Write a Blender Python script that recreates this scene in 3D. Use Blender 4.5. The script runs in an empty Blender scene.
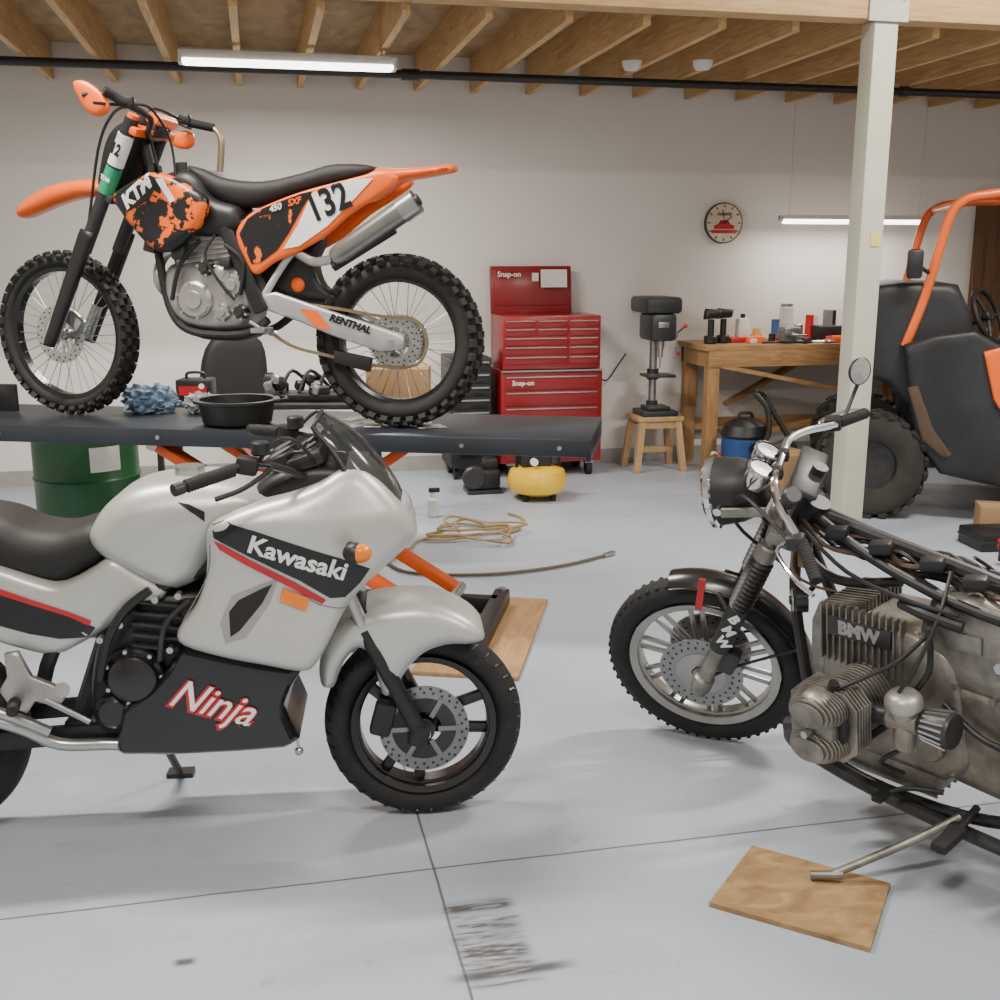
import bpy, bmesh, math, random
import numpy as np
from mathutils import Vector, Matrix, geometry, noise
random.seed(7)
V3=Vector
R_=math.radians
# ------------------------------------------------------------------ camera geometry (level heading / pitch)
TH=R_(12.26); PI_=R_(12.56); HC=1.6; FC=1100.
ct,st=math.cos(TH),math.sin(TH)
def W(r,d,z=0): return V3((r*ct+d*st, d*ct-r*st, z))
# ------------------------------------------------------------------ materials
MC={}
def mat(name,col,rough=.5,metal=0.,var=.08,scale=12.,bump=0.,coat=0.,emit=0.,trans=0.,alpha=1.,bscale=None):
    if name in MC: return MC[name]
    m=bpy.data.materials.new(name); m.use_nodes=True; nt=m.node_tree; N=nt.nodes; L=nt.links
    b=N['Principled BSDF']; tc=N.new('ShaderNodeTexCoord'); nz=N.new('ShaderNodeTexNoise')
    nz.inputs['Scale'].default_value=scale; nz.inputs['Detail'].default_value=5
    L.new(tc.outputs['Object'],nz.inputs['Vector'])
    rp=N.new('ShaderNodeValToRGB'); c=col
    rp.color_ramp.elements[0].position=.3; rp.color_ramp.elements[1].position=.7
    rp.color_ramp.elements[0].color=tuple(max(0,x*(1-var)) for x in c)+(1,)
    rp.color_ramp.elements[1].color=tuple(min(1,x*(1+var)) for x in c)+(1,)
    L.new(nz.outputs['Fac'],rp.inputs['Fac']); L.new(rp.outputs['Color'],b.inputs['Base Color'])
    b.inputs['Roughness'].default_value=rough; b.inputs['Metallic'].default_value=metal
    b.inputs['Coat Weight'].default_value=coat; b.inputs['Coat Roughness'].default_value=.2
    b.inputs['Transmission Weight'].default_value=trans; b.inputs['Alpha'].default_value=alpha
    if emit: 
        b.inputs['Emission Color'].default_value=tuple(c)+(1,); b.inputs['Emission Strength'].default_value=emit
    if bump:
        bp=N.new('ShaderNodeBump'); bp.inputs['Strength'].default_value=bump; bp.inputs['Distance'].default_value=.01
        n2=N.new('ShaderNodeTexNoise'); n2.inputs['Scale'].default_value=bscale or scale*6; n2.inputs['Detail'].default_value=4
        L.new(tc.outputs['Object'],n2.inputs['Vector']); L.new(n2.outputs['Fac'],bp.inputs['Height']); L.new(bp.outputs['Normal'],b.inputs['Normal'])
    MC[name]=m; return m
def splat(name,c1,c2,scale=9,thr=.5,rough=.35,stretch=(1,1,1)):
    if name in MC: return MC[name]
    m=bpy.data.materials.new(name); m.use_nodes=True; nt=m.node_tree; N=nt.nodes; L=nt.links
    b=N['Principled BSDF']; tc=N.new('ShaderNodeTexCoord'); mp=N.new('ShaderNodeMapping'); mp.inputs['Scale'].default_value=stretch
    nz=N.new('ShaderNodeTexNoise'); nz.inputs['Scale'].default_value=scale; nz.inputs['Detail'].default_value=6; nz.inputs['Roughness'].default_value=.62
    L.new(tc.outputs['Object'],mp.inputs['Vector']); L.new(mp.outputs['Vector'],nz.inputs['Vector'])
    rp=N.new('ShaderNodeValToRGB'); rp.color_ramp.elements[0].position=thr-.01; rp.color_ramp.elements[1].position=thr+.01
    rp.color_ramp.elements[0].color=c1+(1,); rp.color_ramp.elements[1].color=c2+(1,)
    L.new(nz.outputs['Fac'],rp.inputs['Fac']); L.new(rp.outputs['Color'],b.inputs['Base Color']); b.inputs['Roughness'].default_value=rough
    MC[name]=m; return m
def wood(name,c1,c2,scale=(1,18,18),rough=.65,dist=2.):
    if name in MC: return MC[name]
    m=bpy.data.materials.new(name); m.use_nodes=True; nt=m.node_tree; N=nt.nodes; L=nt.links
    b=N['Principled BSDF']; tc=N.new('ShaderNodeTexCoord'); mp=N.new('ShaderNodeMapping'); mp.inputs['Scale'].default_value=scale
    nz=N.new('ShaderNodeTexNoise'); nz.inputs['Scale'].default_value=2.2; nz.inputs['Detail'].default_value=8; nz.inputs['Distortion'].default_value=dist
    L.new(tc.outputs['Object'],mp.inputs['Vector']); L.new(mp.outputs['Vector'],nz.inputs['Vector'])
    rp=N.new('ShaderNodeValToRGB'); rp.color_ramp.elements[0].position=.32; rp.color_ramp.elements[1].position=.68
    rp.color_ramp.elements[0].color=c1+(1,); rp.color_ramp.elements[1].color=c2+(1,)
    L.new(nz.outputs['Fac'],rp.inputs['Fac']); L.new(rp.outputs['Color'],b.inputs['Base Color']); b.inputs['Roughness'].default_value=rough
    MC[name]=m; return m
silver=mat('silver_paint',(.54,.545,.52),.36,.35,.02,8,coat=.12)
blackp=mat('black_plastic',(.014,.014,.015),.45,0,.15,10)
blackg=mat('black_gloss',(.009,.009,.010),.25,0,.1,10,coat=.3)
vinyl=mat('seat_vinyl',(.012,.011,.011),.62,0,.15,10,bump=.1,bscale=250)
rubber=mat('tyre_rubber',(.014,.014,.014),.75,0,.25,14,bump=.3,bscale=60)
alu=mat('cast_aluminium',(.42,.41,.39),.42,.7,.15,20,bump=.12,bscale=120)
oldalu=mat('weathered_aluminium',(.24,.225,.20),.45,.7,.4,14,bump=.15,bscale=90)
steel=mat('machined_steel',(.5,.5,.5),.28,.9,.08,30)
disk=mat('brake_disc_steel',(.28,.28,.28),.32,.9,.1,30)
chrome=mat('chrome',(.75,.75,.76),.1,1,.02,10)
darkm=mat('dark_steel',(.05,.05,.052),.42,.5,.2,20)
redg=mat('red_graphic',(.5,.015,.02),.35)
whiteg=mat('white_graphic',(.85,.85,.83),.4)
blackd=mat('black_graphic',(.012,.012,.013),.3)
orange=mat('orange_plastic',(.95,.14,.006),.35,0,.04,6,coat=.2)
amber=mat('amber_lens',(.9,.22,.01),.15,0,.1,30)
glass=mat('clear_lens',(.8,.82,.85),.05,0,.02,10,trans=.5)
cardb=mat('cardboard',(.33,.20,.10),.8,0,.08,6)
# ------------------------------------------------------------------ mesh part accumulator
def basis(ax):
    z=V3(ax).normalized(); h=V3((0,0,1)) if abs(z.z)<.9 else V3((1,0,0))
    x=h.cross(z).normalized(); y=z.cross(x); return x,y,z
def catmull(pts,n=5,closed=True):
    P=[V3(p) for p in pts]; out=[]; m=len(P)
    for i in range(m if closed else m-1):
        if closed: a,b,c,d=P[(i-1)%m],P[i],P[(i+1)%m],P[(i+2)%m]
        else: a,b,c,d=P[max(i-1,0)],P[i],P[i+1],P[min(i+2,m-1)]
        for k in range(n):
            t=k/n; out.append(.5*((2*b)+(c-a)*t+(2*a-5*b+4*c-d)*t*t+(3*b-a-3*c+d)*t**3))
    if not closed: out.append(P[-1])
    return out
def polydist(poly,q):
    a=np.array([(p[0],p[1]) for p in poly]); b=np.roll(a,-1,0); q=np.atleast_2d(np.array(q,float))
    ab=b-a; l2=(ab**2).sum(1)+1e-12; res=np.empty(len(q))
    for i,p in enumerate(q):
        t=np.clip(((p-a)*ab).sum(1)/l2,0,1); d=p-(a+ab*t[:,None]); res[i]=math.sqrt((d**2).sum(1).min())
    return res
def inside(poly,x,y):
    c=False; n=len(poly); j=n-1
    for i in range(n):
        xi,yi=poly[i][0],poly[i][1]; xj,yj=poly[j][0],poly[j][1]
        if (yi>y)!=(yj>y) and x<(xj-xi)*(y-yi)/(yj-yi)+xi: c=not c
        j=i
    return c
def fillpoly(poly,g,rings=()):
    out=[]; n=len(poly)
    for i in range(n):
        a=V3(poly[i][:2]); b=V3(poly[(i+1)%n][:2]); l=(b-a).length; k=max(1,round(l/g))
        for j in range(k): out.append(a.lerp(b,j/k))
    pts=[]
    for o in out:
        if not pts or (o-pts[-1]).length>1e-4: pts.append(o)
    if (pts[0]-pts[-1]).length<1e-4: pts.pop()
    m=len(pts); outline=[tuple(q) for q in pts]; allp=list(pts)
    area=sum(pts[i].x*pts[(i+1)%m].y-pts[(i+1)%m].x*pts[i].y for i in range(m)); sg=1 if area>0 else -1
    cand=[]
    for d in rings:
        last=None
        for i in range(m):
            e=(pts[(i+1)%m]-pts[i]).normalized()+(pts[i]-pts[i-1]).normalized(); nn=V3((-e.y,e.x))*sg
            if nn.length<1e-9: continue
            nn.normalize(); q=pts[i]+nn*d
            if last is not None and (q-last).length<g*.3: continue
            if inside(outline,q.x,q.y): cand.append((q,d*.93)); last=q
    xs=[q.x for q in pts]; ys=[q.y for q in pts]
    x=min(xs)+g*.5; row=0
    while x<max(xs):
        y=min(ys)+(g*.5 if row%2 else g*.0)
        while y<max(ys):
            if inside(outline,x,y): cand.append((V3((x,y)),max(rings)+g*.6 if rings else g*.5))
            y+=g
        x+=g*.87; row+=1
    if cand:
        ds=polydist(outline,[tuple(c[0]) for c in cand])
        for (q,dm),dd in zip(cand,ds):
            if dd>=dm*.98: allp.append(q)
    r=geometry.delaunay_2d_cdt(allp,[],[list(range(m))],1,1e-6)
    return r[0],r[2],outline
class Part:
    def __init__(s,name,parent=None,M=None): s.n=name; s.p=parent; s.M=M; s.V=[]; s.F=[]; s.I=[]; s.m=[]
    def mi(s,m):
        if m not in s.m: s.m.append(m)
        return s.m.index(m)
    def add(s,vs,fs,m):
        o=len(s.V); k=s.mi(m)
        for v in vs:
            v=V3(v); s.V.append(tuple(s.M@v if s.M else v))
        for f_ in fs: s.F.append([o+i for i in f_]); s.I.append(k)
    def addbm(s,bm,m,X=None):
        bm.verts.index_update(); s.add([X@v.co if X else v.co for v in bm.verts],[[v.index for v in f_.verts] for f_ in bm.faces],m); bm.free()
    def box(s,c,size,m,rot=(0,0,0),bev=0.,seg=2):
        bm=bmesh.new(); bmesh.ops.create_cube(bm,size=1)
        for v in bm.verts: v.co=V3((v.co.x*size[0],v.co.y*size[1],v.co.z*size[2]))
        if bev: bmesh.ops.bevel(bm,geom=bm.edges[:],offset=min(bev,min(size)*.45),segments=seg,affect='EDGES',profile=.5)
        X=Matrix.Translation(V3(c))@Matrix.Rotation(rot[2],4,'Z')@Matrix.Rotation(rot[1],4,'Y')@Matrix.Rotation(rot[0],4,'X')
        s.addbm(bm,m,X)
    def beam(s,p1,p2,w,h,m,bev=0.,up=(0,0,1)):
        p1=V3(p1);p2=V3(p2); d=p2-p1; z=d.normalized(); u=V3(up)
        if abs(z.dot(u))>.98: u=V3((0,1,0))
        x=u.cross(z).normalized(); y=z.cross(x)
        bm=bmesh.new(); bmesh.ops.create_cube(bm,size=1)
        for v in bm.verts: v.co=V3((v.co.x*w,v.co.y*h,v.co.z*d.length))
        if bev: bmesh.ops.bevel(bm,geom=bm.edges[:],offset=bev,segments=2,affect='EDGES',profile=.5)
        X=Matrix((x,y,z)).transposed().to_4x4(); X.translation=(p1+p2)/2
        s.addbm(bm,m,X)
    def lathe(s,prof,c,ax,m,seg=40,arc=None,closed=False):
        x,y,z=basis(ax); c=V3(c); vs=[]; fs=[]; full=arc is None; n=seg if full else seg+1
        for r,h in prof:
            for i in range(n):
                a=(2*math.pi*i/seg) if full else arc[0]+(arc[1]-arc[0])*i/seg
                vs.append(c+z*h+(x*math.cos(a)+y*math.sin(a))*r)
        K=len(prof)
        for k in range(K if closed else K-1):
            k2=(k+1)%K
            for i in range(seg):
                j=(i+1)%n
                fs.append([k*n+i,k*n+j,k2*n+j,k2*n+i])
        s.add(vs,fs,m)
    def cyl(s,p1,p2,r,m,r2=None,seg=20,bev=0.):
        p1=V3(p1);p2=V3(p2); l=(p2-p1).length; r2=r if r2 is None else r2
        if bev: pr=[(0,0),(r-bev,0),(r,bev),(r2,l-bev),(r2-bev,l),(0,l)]
        else: pr=[(0,0),(r,0),(r,1e-5),(r2,l-1e-5),(r2,l),(0,l)]
        s.lathe(pr,p1,p2-p1,m,seg)
    def ribs(s,p1,p2,r,m,n,d=.15,seg=20):
        p1=V3(p1);p2=V3(p2); l=(p2-p1).length; pr=[(0,0)]
        for i in range(n): pr+=[(r*(1-d),l*i/n),(r,l*(i+.5)/n)]
        pr+=[(r*(1-d),l),(0,l)]; s.lathe(pr,p1,p2-p1,m,seg)
    def tube(s,pts,r,m,seg=10,sm=5,closed=False):
        P=catmull(pts,sm,closed) if sm>1 and len(pts)>2 else [V3(p) for p in pts]
        n=len(P); rr=r if isinstance(r,(list,tuple)) else None; vs=[];fs=[]; up=None
        for i,q in enumerate(P):
            t=(P[(i+1)%n]-P[i-1]) if closed else (P[min(i+1,n-1)]-P[max(i-1,0)])
            if t.length<1e-9: t=V3((0,0,1))
            t.normalize()
            if up is None: up=basis(t)[0]
            up=(up-t*up.dot(t)); up.normalize(); b=t.cross(up)
            if rr:
                u=i/(n-1)*(len(rr)-1); k=min(int(u),len(rr)-2); rad=rr[k]+(rr[k+1]-rr[k])*(u-k)
            else: rad=r
            for j in range(seg):
                a=2*math.pi*j/seg; vs.append(q+(up*math.cos(a)+b*math.sin(a))*rad)
        for i in range(n if closed else n-1):
            for j in range(seg): 
                i2=(i+1)%n; fs.append([i*seg+j,i*seg+(j+1)%seg,i2*seg+(j+1)%seg,i2*seg+j])
        if not closed: fs+= [list(range(seg))[::-1],[ (n-1)*seg+j for j in range(seg)]]
        s.add(vs,fs,m)
    def sph(s,c,rad,m,seg=20,jit=0.,rot=None,fr=2.3):
        bm=bmesh.new(); bmesh.ops.create_uvsphere(bm,u_segments=seg,v_segments=max(6,seg*2//3),radius=1)
        rad=(rad,)*3 if not hasattr(rad,'__len__') else rad
        for v in bm.verts:
            k=1+jit*(noise.noise(v.co*fr+V3(c)*7)) if jit else 1
            v.co=V3((v.co.x*rad[0]*k,v.co.y*rad[1]*k,v.co.z*rad[2]*k))
        X=Matrix.Translation(V3(c)) 
        if rot: X=X@Matrix.Rotation(rot[2],4,'Z')@Matrix.Rotation(rot[1],4,'Y')@Matrix.Rotation(rot[0],4,'X')
        s.addbm(bm,m,X)
    def prism(s,poly,y0,y1,m,bev=0.):
        bm=bmesh.new(); vs=[bm.verts.new((p[0],y0,p[1])) for p in poly]; f_=bm.faces.new(vs)
        r=bmesh.ops.extrude_face_region(bm,geom=[f_])
        for v in r['geom']:
            if isinstance(v,bmesh.types.BMVert): v.co.y=y1
        if bev: bmesh.ops.bevel(bm,geom=[e for e in bm.edges],offset=bev,segments=2,affect='EDGES',profile=.5)
        s.addbm(bm,m)
    def pillow(s,poly,w,m,R=.04,e=.004,yc=0.,g=.02,both=True,back=None):
        vs2,fs,ol=fillpoly(poly,g,(R*.05,R*.2,R*.5,R*.95) if R>.025 else (R*.06,R*.3,R*.8))
        d=polydist(ol,[tuple(v) for v in vs2]); n=len(vs2); A=[];B=[]
        for v,dd in zip(vs2,d):
            q=math.sqrt(max(0,1-(1-min(dd/R,1))**2)); ww=w(v.x,v.y) if callable(w) else w
            ee=e(v.x,v.y) if callable(e) else e
            h=ee+(max(ww,ee)-ee)*q; A.append((v.x,yc+h,v.y)); B.append((v.x,yc-h if back is None else back,v.y))
        cnt={}
        for f_ in fs:
            for i in range(len(f_)):
                a,b=f_[i],f_[(i+1)%len(f_)]; cnt.setdefault((min(a,b),max(a,b)),[]).append((a,b))
        F=[list(f_) for f_ in fs]+[[i+n for i in f_][::-1] for f_ in fs]
        for k,v in cnt.items():
            if len(v)==1: a,b=v[0]; F.append([b,a,a+n,b+n])
        s.add(A+B,F,m)
        def surf(x,z):
            dd=polydist(ol,[(x,z)])[0] if inside(ol,x,z) else 0
            q=math.sqrt(max(0,1-(1-min(dd/R,1))**2)); ww=w(x,z) if callable(w) else w
            ee=e(x,z) if callable(e) else e
            return yc+ee+(max(ww,ee)-ee)*q
        return surf
    def decal(s,poly,surf,side,m,off=.002,g=.02):
        vs,fs,ol=fillpoly(poly,g)
        s.add([(v.x,side*(surf(v.x,v.y)+off),v.y) for v in vs],[list(f_) for f_ in fs],m)
    def text(s,txt,x,z,size,surf,side,m,dirx=1,rot=0.,shear=0.,off=.004,bold=.0,sx=1.,g=.03,X=None):
        cu=bpy.data.curves.new('t','FONT'); cu.body=txt; cu.size=size; cu.shear=shear; cu.offset=bold; cu.resolution_u=3
        cu.align_x='CENTER'; cu.align_y='CENTER'
        ob=bpy.data.objects.new('t',cu); bpy.context.collection.objects.link(ob)
        dg=bpy.context.evaluated_depsgraph_get(); me=bpy.data.meshes.new_from_object(ob.evaluated_get(dg))
        bm=bmesh.new(); bm.from_mesh(me); bpy.data.objects.remove(ob); bpy.data.meshes.remove(me); bpy.data.curves.remove(cu)
        if g:
            xs=[v.co.x for v in bm.verts]; k=min(xs)+g
            while k<max(xs):
                bmesh.ops.bisect_plane(bm,geom=bm.verts[:]+bm.edges[:]+bm.faces[:],plane_co=(k,0,0),plane_no=(1,0,0)); k+=g
        c,sn=math.cos(rot),math.sin(rot)
        for v in bm.verts:
            u,w_=v.co.x*sx,v.co.y; a=u*c-w_*sn; b=u*sn+w_*c
            XX=x+dirx*a; Z=z+b; v.co=V3((XX,side*(surf(XX,Z)+off) if callable(surf) else surf,Z))
        s.addbm(bm,m,X)
    def done(s,sharp=35):
        me=bpy.data.meshes.new(s.n); me.from_pydata(s.V,[],s.F)
        for m in s.m: me.materials.append(m)
        me.polygons.foreach_set('material_index',s.I)
        bm=bmesh.new(); bm.from_mesh(me); bmesh.ops.recalc_face_normals(bm,faces=bm.faces[:]); bm.to_mesh(me); bm.free()
        me.shade_smooth(); me.set_sharp_from_angle(angle=R_(sharp)); me.update()
        o=bpy.data.objects.new(s.n,me); bpy.context.collection.objects.link(o)
        if s.p: o.parent=s.p
        return o
def empty(name,loc=(0,0,0),rot=(0,0,0)):
    e=bpy.data.objects.new(name,None); e.empty_display_size=.1; bpy.context.collection.objects.link(e); e.location=loc; e.rotation_euler=rot; return e
# ---- side-elevation frames: rectify traced side views onto the vehicle's own vertical plane (metres)
class Elev:
    def __init__(s,org,ang,side): s.F=V3(org); s.a=V3((math.cos(ang),math.sin(ang),0)); s.l=V3((-s.a.y,s.a.x,0)); s.s=side
    def pt(s,t,x,y):
        u=x-500; v=500-y; fw=FC*math.cos(PI_)+v*math.sin(PI_); up=v*math.cos(PI_)-FC*math.sin(PI_)
        r=V3((u*ct+fw*st,fw*ct-u*st,up)); C=V3((0,0,HC)); O=s.F+s.l*(s.s*t)
        q=C+r*((O-C).dot(s.l)/r.dot(s.l))-s.F
        return (q.dot(s.a),q.z)
    def ln(s,t,pts): return [s.pt(t,*p) for p in pts]
    def cv(s,t,pts,n=4): return [(q[0],q[1]) for q in catmull([s.pt(t,*p)+(0,) for p in pts],n)]
    def p3(s,t,x,y): a=s.pt(t,x,y); return V3((a[0],s.s*t,a[1]))
def tyre(P,c,R,w,h,m,M_ax=(0,1,0),seg=64):
    r0=R-h*.5; P.lathe([(r0+h*.5*math.cos(a),w/2*math.sin(a)) for a in [R_(-150+i*300/16) for i in range(17)]],c,M_ax,m,seg)
def disc(P,c,y,ro,ri,m,n=24,hole=darkm,th=.004):
    P.lathe([(ri,y-th/2),(ro,y-th/2),(ro,y+th/2),(ri,y+th/2)],c,(0,1,0),m,48,closed=True)
    for ring in (.45,.8):
        for i in range(n):
            a=2*math.pi*(i+ring)/n; r=ri+(ro-ri)*ring; q=V3(c)+V3((math.cos(a)*r,y,math.sin(a)*r))
            P.cyl(q-V3((0,th/2+.0012,0)),q+V3((0,th/2+.0012,0)),.0042,hole,seg=8)

# ================================================================== ROOM
XL,XR,YF,YB=-4.6,7.4,-3.2,8.18; ZJ=2.73; ZD=2.97; ZC=4.1; YM=5.49
wallm=mat('wall_paint',(.76,.73,.69),.75,0,.03,1.2,bump=.05,bscale=60)
pine=wood('pine_lumber',(.46,.28,.12),(.64,.43,.21),(14,1,14))
pinex=wood('pine_lumber_long',(.46,.28,.12),(.60,.40,.20),(1,14,14))
deck=wood('deck_board',(.28,.18,.09),(.45,.32,.17),(3,1.2,1),dist=1)
def room():
    m=bpy.data.materials.new('painted_concrete'); m.use_nodes=True; nt=m.node_tree; N=nt.nodes; L=nt.links; b=N['Principled BSDF']
    geo=N.new('ShaderNodeNewGeometry'); sep=N.new('ShaderNodeSeparateXYZ'); L.new(geo.outputs['Position'],sep.inputs[0])
    def mth(op,a,b_=None,c=None):
        n=N.new('ShaderNodeMath'); n.operation=op
        for i,v in enumerate((a,b_,c)):
            if v is None: continue
            if isinstance(v,(int,float)): n.inputs[i].default_value=v
            else: L.new(v,n.inputs[i])
        return n.outputs[0]
    def nzz(scale,det=5,vec=None,sc=None):
        n=N.new('ShaderNodeTexNoise'); n.inputs['Scale'].default_value=scale; n.inputs['Detail'].default_value=det
        src=geo.outputs['Position']
        if sc:
            mp=N.new('ShaderNodeMapping'); mp.inputs['Scale'].default_value=sc; L.new(src,mp.inputs['Vector']); src=mp.outputs['Vector']
        L.new(src,n.inputs['Vector']); return n.outputs['Fac']
    def mix(fac,c1,c2):
        n=N.new('ShaderNodeMix'); n.data_type='RGBA'; L.new(fac,n.inputs[0]) 
        for i,c in ((6,c1),(7,c2)):
            if isinstance(c,tuple): n.inputs[i].default_value=c+(1,)
            else: L.new(c,n.inputs[i])
        return n.outputs[2]
    def sm(v,a,b_):
        n=N.new('ShaderNodeMapRange'); n.interpolation_type='SMOOTHSTEP'; L.new(v,n.inputs[0]); n.inputs[1].default_value=a; n.inputs[2].default_value=b_; return n.outputs[0]
    col=mix(sm(nzz(.9,6),.3,.7),(.375,.425,.495),(.435,.485,.55))
    col=mix(mth('MULTIPLY',sm(nzz(14,8),.62,.75),.4),col,(.25,.27,.30))
    col=mix(mth('MULTIPLY',sm(nzz(3.3,9),.58,.72),.3),col,(.28,.29,.30))
    x,y=sep.outputs[0],sep.outputs[1]
    wob=mth('MULTIPLY',mth('SUBTRACT',nzz(3),.5),.012)
    for v,p0 in ((x,.39),(y,2.63),(y,6.9),(x,4.4)):
        d=mth('ABSOLUTE',mth('ADD',mth('SUBTRACT',v,p0),wob)); col=mix(mth('MULTIPLY',sm(d,.0055,.0015),.85),col,(.08,.08,.09))
    def band(v,c,h,e): return sm(mth('ABSOLUTE',mth('SUBTRACT',v,c)),h+e,h-e)
    stn=nzz(1,10,sc=(7,60,1)); stn2=nzz(9,8); stn3=nzz(20,7,sc=(.6,1.5,1)); st4=nzz(1,10,sc=(20,120,1))
    core=mth('MULTIPLY',band(x,.475,.085,.02),band(y,2.29,.17,.02))
    mask=mth('MULTIPLY',core,mth('MULTIPLY',sm(stn,.42,.66),sm(stn3,.36,.56)))
    mask=mth('MAXIMUM',mask,mth('MULTIPLY',mth('MULTIPLY',band(x,.50,.13,.05),band(y,2.165,.015,.010)),sm(stn,.25,.42)))
    mask=mth('MAXIMUM',mask,mth('MULTIPLY',mth('MULTIPLY',band(x,.475,.08,.02),band(y,2.43,.012,.010)),sm(stn,.3,.45)))
    mask=mth('MAXIMUM',mask,mth('MULTIPLY',mth('MULTIPLY',band(x,.475,.08,.02),band(y,2.25,.035,.03)),mth('MULTIPLY',sm(stn,.38,.5),sm(st4,.35,.55))))
    mask=mth('MAXIMUM',mask,mth('MULTIPLY',mth('MULTIPLY',band(x,-.235,.022,.012),band(y,2.36,.012,.008)),sm(stn2,.45,.5)))
    col=mix(mth('MULTIPLY',mth('MULTIPLY',core,sm(st4,.3,.6)),.55),col,(.26,.25,.25))
    col=mix(mth('MULTIPLY',mask,.85),col,(.045,.038,.033))
    L.new(col,b.inputs['Base Color'])
    r=N.new('ShaderNodeMapRange'); L.new(nzz(2.5,6),r.inputs[0]); r.inputs[3].default_value=.26; r.inputs[4].default_value=.5; L.new(r.outputs[0],b.inputs['Roughness'])
    P=Part('floor'); P.box(((XL+XR)/2,(YF+YB)/2,-.05),(XR-XL,YB-YF,.1),m); P.done()
    h=ZC+.1
    for n,c,s in (('wall_back',((XL+XR)/2,YB+.06,h/2),(XR-XL+.2,.12,h)),('wall_front',((XL+XR)/2,YF-.06,h/2),(XR-XL+.2,.12,h)),
                  ('wall_left',(XL-.06,(YF+YB)/2,h/2),(.12,YB-YF,h)),('wall_right',(XR+.06,(YF+YB)/2,h/2),(.12,YB-YF,h))):
        P=Part(n); P.box(c,s,wallm); P.done()
    P=Part('ceiling'); P.box(((XL+XR)/2,(YF+YB)/2,ZC+.04),(XR-XL,YB-YF,.08),wallm); P.done()
    P=Part('ceiling_deck'); P.box(((XL+XR)/2,(YM+YB)/2+.07,ZD+.012),(XR-XL-.02,YB-YM-.16,.024),deck); P.done()
    P=Part('ceiling_joists'); x=-.049-.4064*11
    while x<XR-.05:
        P.box((x,(YM+.14+YB)/2,(ZJ+ZD)/2),(.04,YB-YM-.155,ZD-ZJ-.002),pine); x+=.4064
    P.done()
    P=Part('ceiling_beam'); P.box(((XL+XR)/2,YM+.07,2.90),(XR-XL-.02,.14,.24),pinex,bev=.004); P.done()
    e=empty('support_post',(3.23,5.56,0)); pm=mat('post_paint',(.54,.54,.44),.6,0,.06,3)
    P=Part('shaft',e); P.box((0,0,1.39),(.135,.135,2.775),pm,bev=.006); P.box((0,0,.004),(.2,.2,.008),darkm); P.done()
    P=Part('bracket',e); P.box((0,-.078,2.86),(.22,.012,.18),pm)
    for q in (-.08,0,.08): P.cyl((q,-.082,2.88),(q,-.092,2.88),.008,steel,seg=8)
    P.done()
    P=Part('sticky_note',e); P.box((.02,-.0705,1.68),(.055,.002,.07),mat('note_yellow',(.75,.65,.2),.7)); P.done()
    P=Part('baseboard_back'); P.box(((XL+XR)/2,YB-.008,.055),(XR-XL-.02,.015,.11),mat('baseboard_vinyl',(.35,.34,.32),.6)); P.done()
    P=Part('ceiling_pipe'); P.tube([(XL+.02,7.2,2.69),(0,7.2,2.695),(XR-.02,7.2,2.69)],.026,mat('pipe_black',(.02,.02,.022),.45),seg=14,sm=1)
    for x in (-2.5,.97,1.02,4.4): P.cyl((x-.03,7.2,2.693),(x+.03,7.2,2.693),.035,MC['pipe_black'],seg=14)
    P.done()
    for x,y in ((2.25,6.65),(2.66,6.55)):
        P=Part('smoke_detector'); P.lathe([(0,-.05),(.04,-.05),(.055,-.03),(.06,0),(0,0)],(x,y,2.728),(0,0,1),mat('detector_white',(.7,.7,.68),.5),24); P.done()
    e=empty('door_1',(6.25,8.17,0)); dm=wood('door_wood',(.10,.045,.02),(.16,.08,.035),(14,14,1))
    P=Part('leaf',e); P.box((0,-.02,1.0),(.9,.04,2.0),dm,bev=.004)
    for z in (.5,1.45): P.box((0,-.045,z),(.6,.012,.65),dm,bev=.005)
    P.cyl((-.38,-.04,1.0),(-.38,-.09,1.0),.012,steel); P.sph((-.38,-.1,1.0),.028,steel); P.done()
    P=Part('frame',e)
    for x in (-.49,.49): P.box((x,-.02,1.03),(.08,.05,2.06),dm)
    P.box((0,-.02,2.05),(1.06,.05,.08),dm); P.done()
room()
# ---- lights
def lamp(name,x0,x1,y,z,hang=None,power=60,slim=False):
    e=empty(name,((x0+x1)/2,y,z)); L=x1-x0; wm=mat('lamp_housing',(.75,.75,.73),.5); em=mat('lamp_diffuser',(1,.96,.88),.4,emit=7)
    hang=hang or ZJ
    P=Part('housing',e); P.box((0,0,.045),(L,.10 if not slim else .05,.05 if not slim else .03),wm,bev=.006)
    for s in (-1,1): P.box((s*(L/2-.01),0,.03),(.02,.12 if not slim else .05,.06 if not slim else .03),wm)
    P.done()
    P=Part('diffuser',e)
    if slim: P.cyl((-L/2+.03,0,.012),(L/2-.03,0,.012),.016,em)
    else: P.box((0,0,.012),(L-.04,.11,.03),em,bev=.012)
    P.done()
    P=Part('hanger',e)
    for s in (-1,1): P.tube([(s*(L/2-.08),0,.05),(s*(L/2-.08),0,hang-z)],.002 if slim else .005,steel,sm=1,seg=6)
    P.done()
    ld=bpy.data.lights.new('tube','AREA'); ld.shape='RECTANGLE'; ld.size=L; ld.size_y=.12; ld.energy=power; ld.color=(1,.93,.84)
    lo=bpy.data.objects.new('tube_light',ld); bpy.context.collection.objects.link(lo); lo.parent=e; lo.location=(0,0,-.03)
lamp('fluorescent_shop_light',-.36,.83,6.6,2.62,power=72)
lamp('hanging_tube_light',3.82,5.05,7.8,1.83,power=14,slim=True)
lamp('fluorescent_shop_light',3.2,4.4,3.9,3.9,hang=ZC,power=165)
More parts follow.
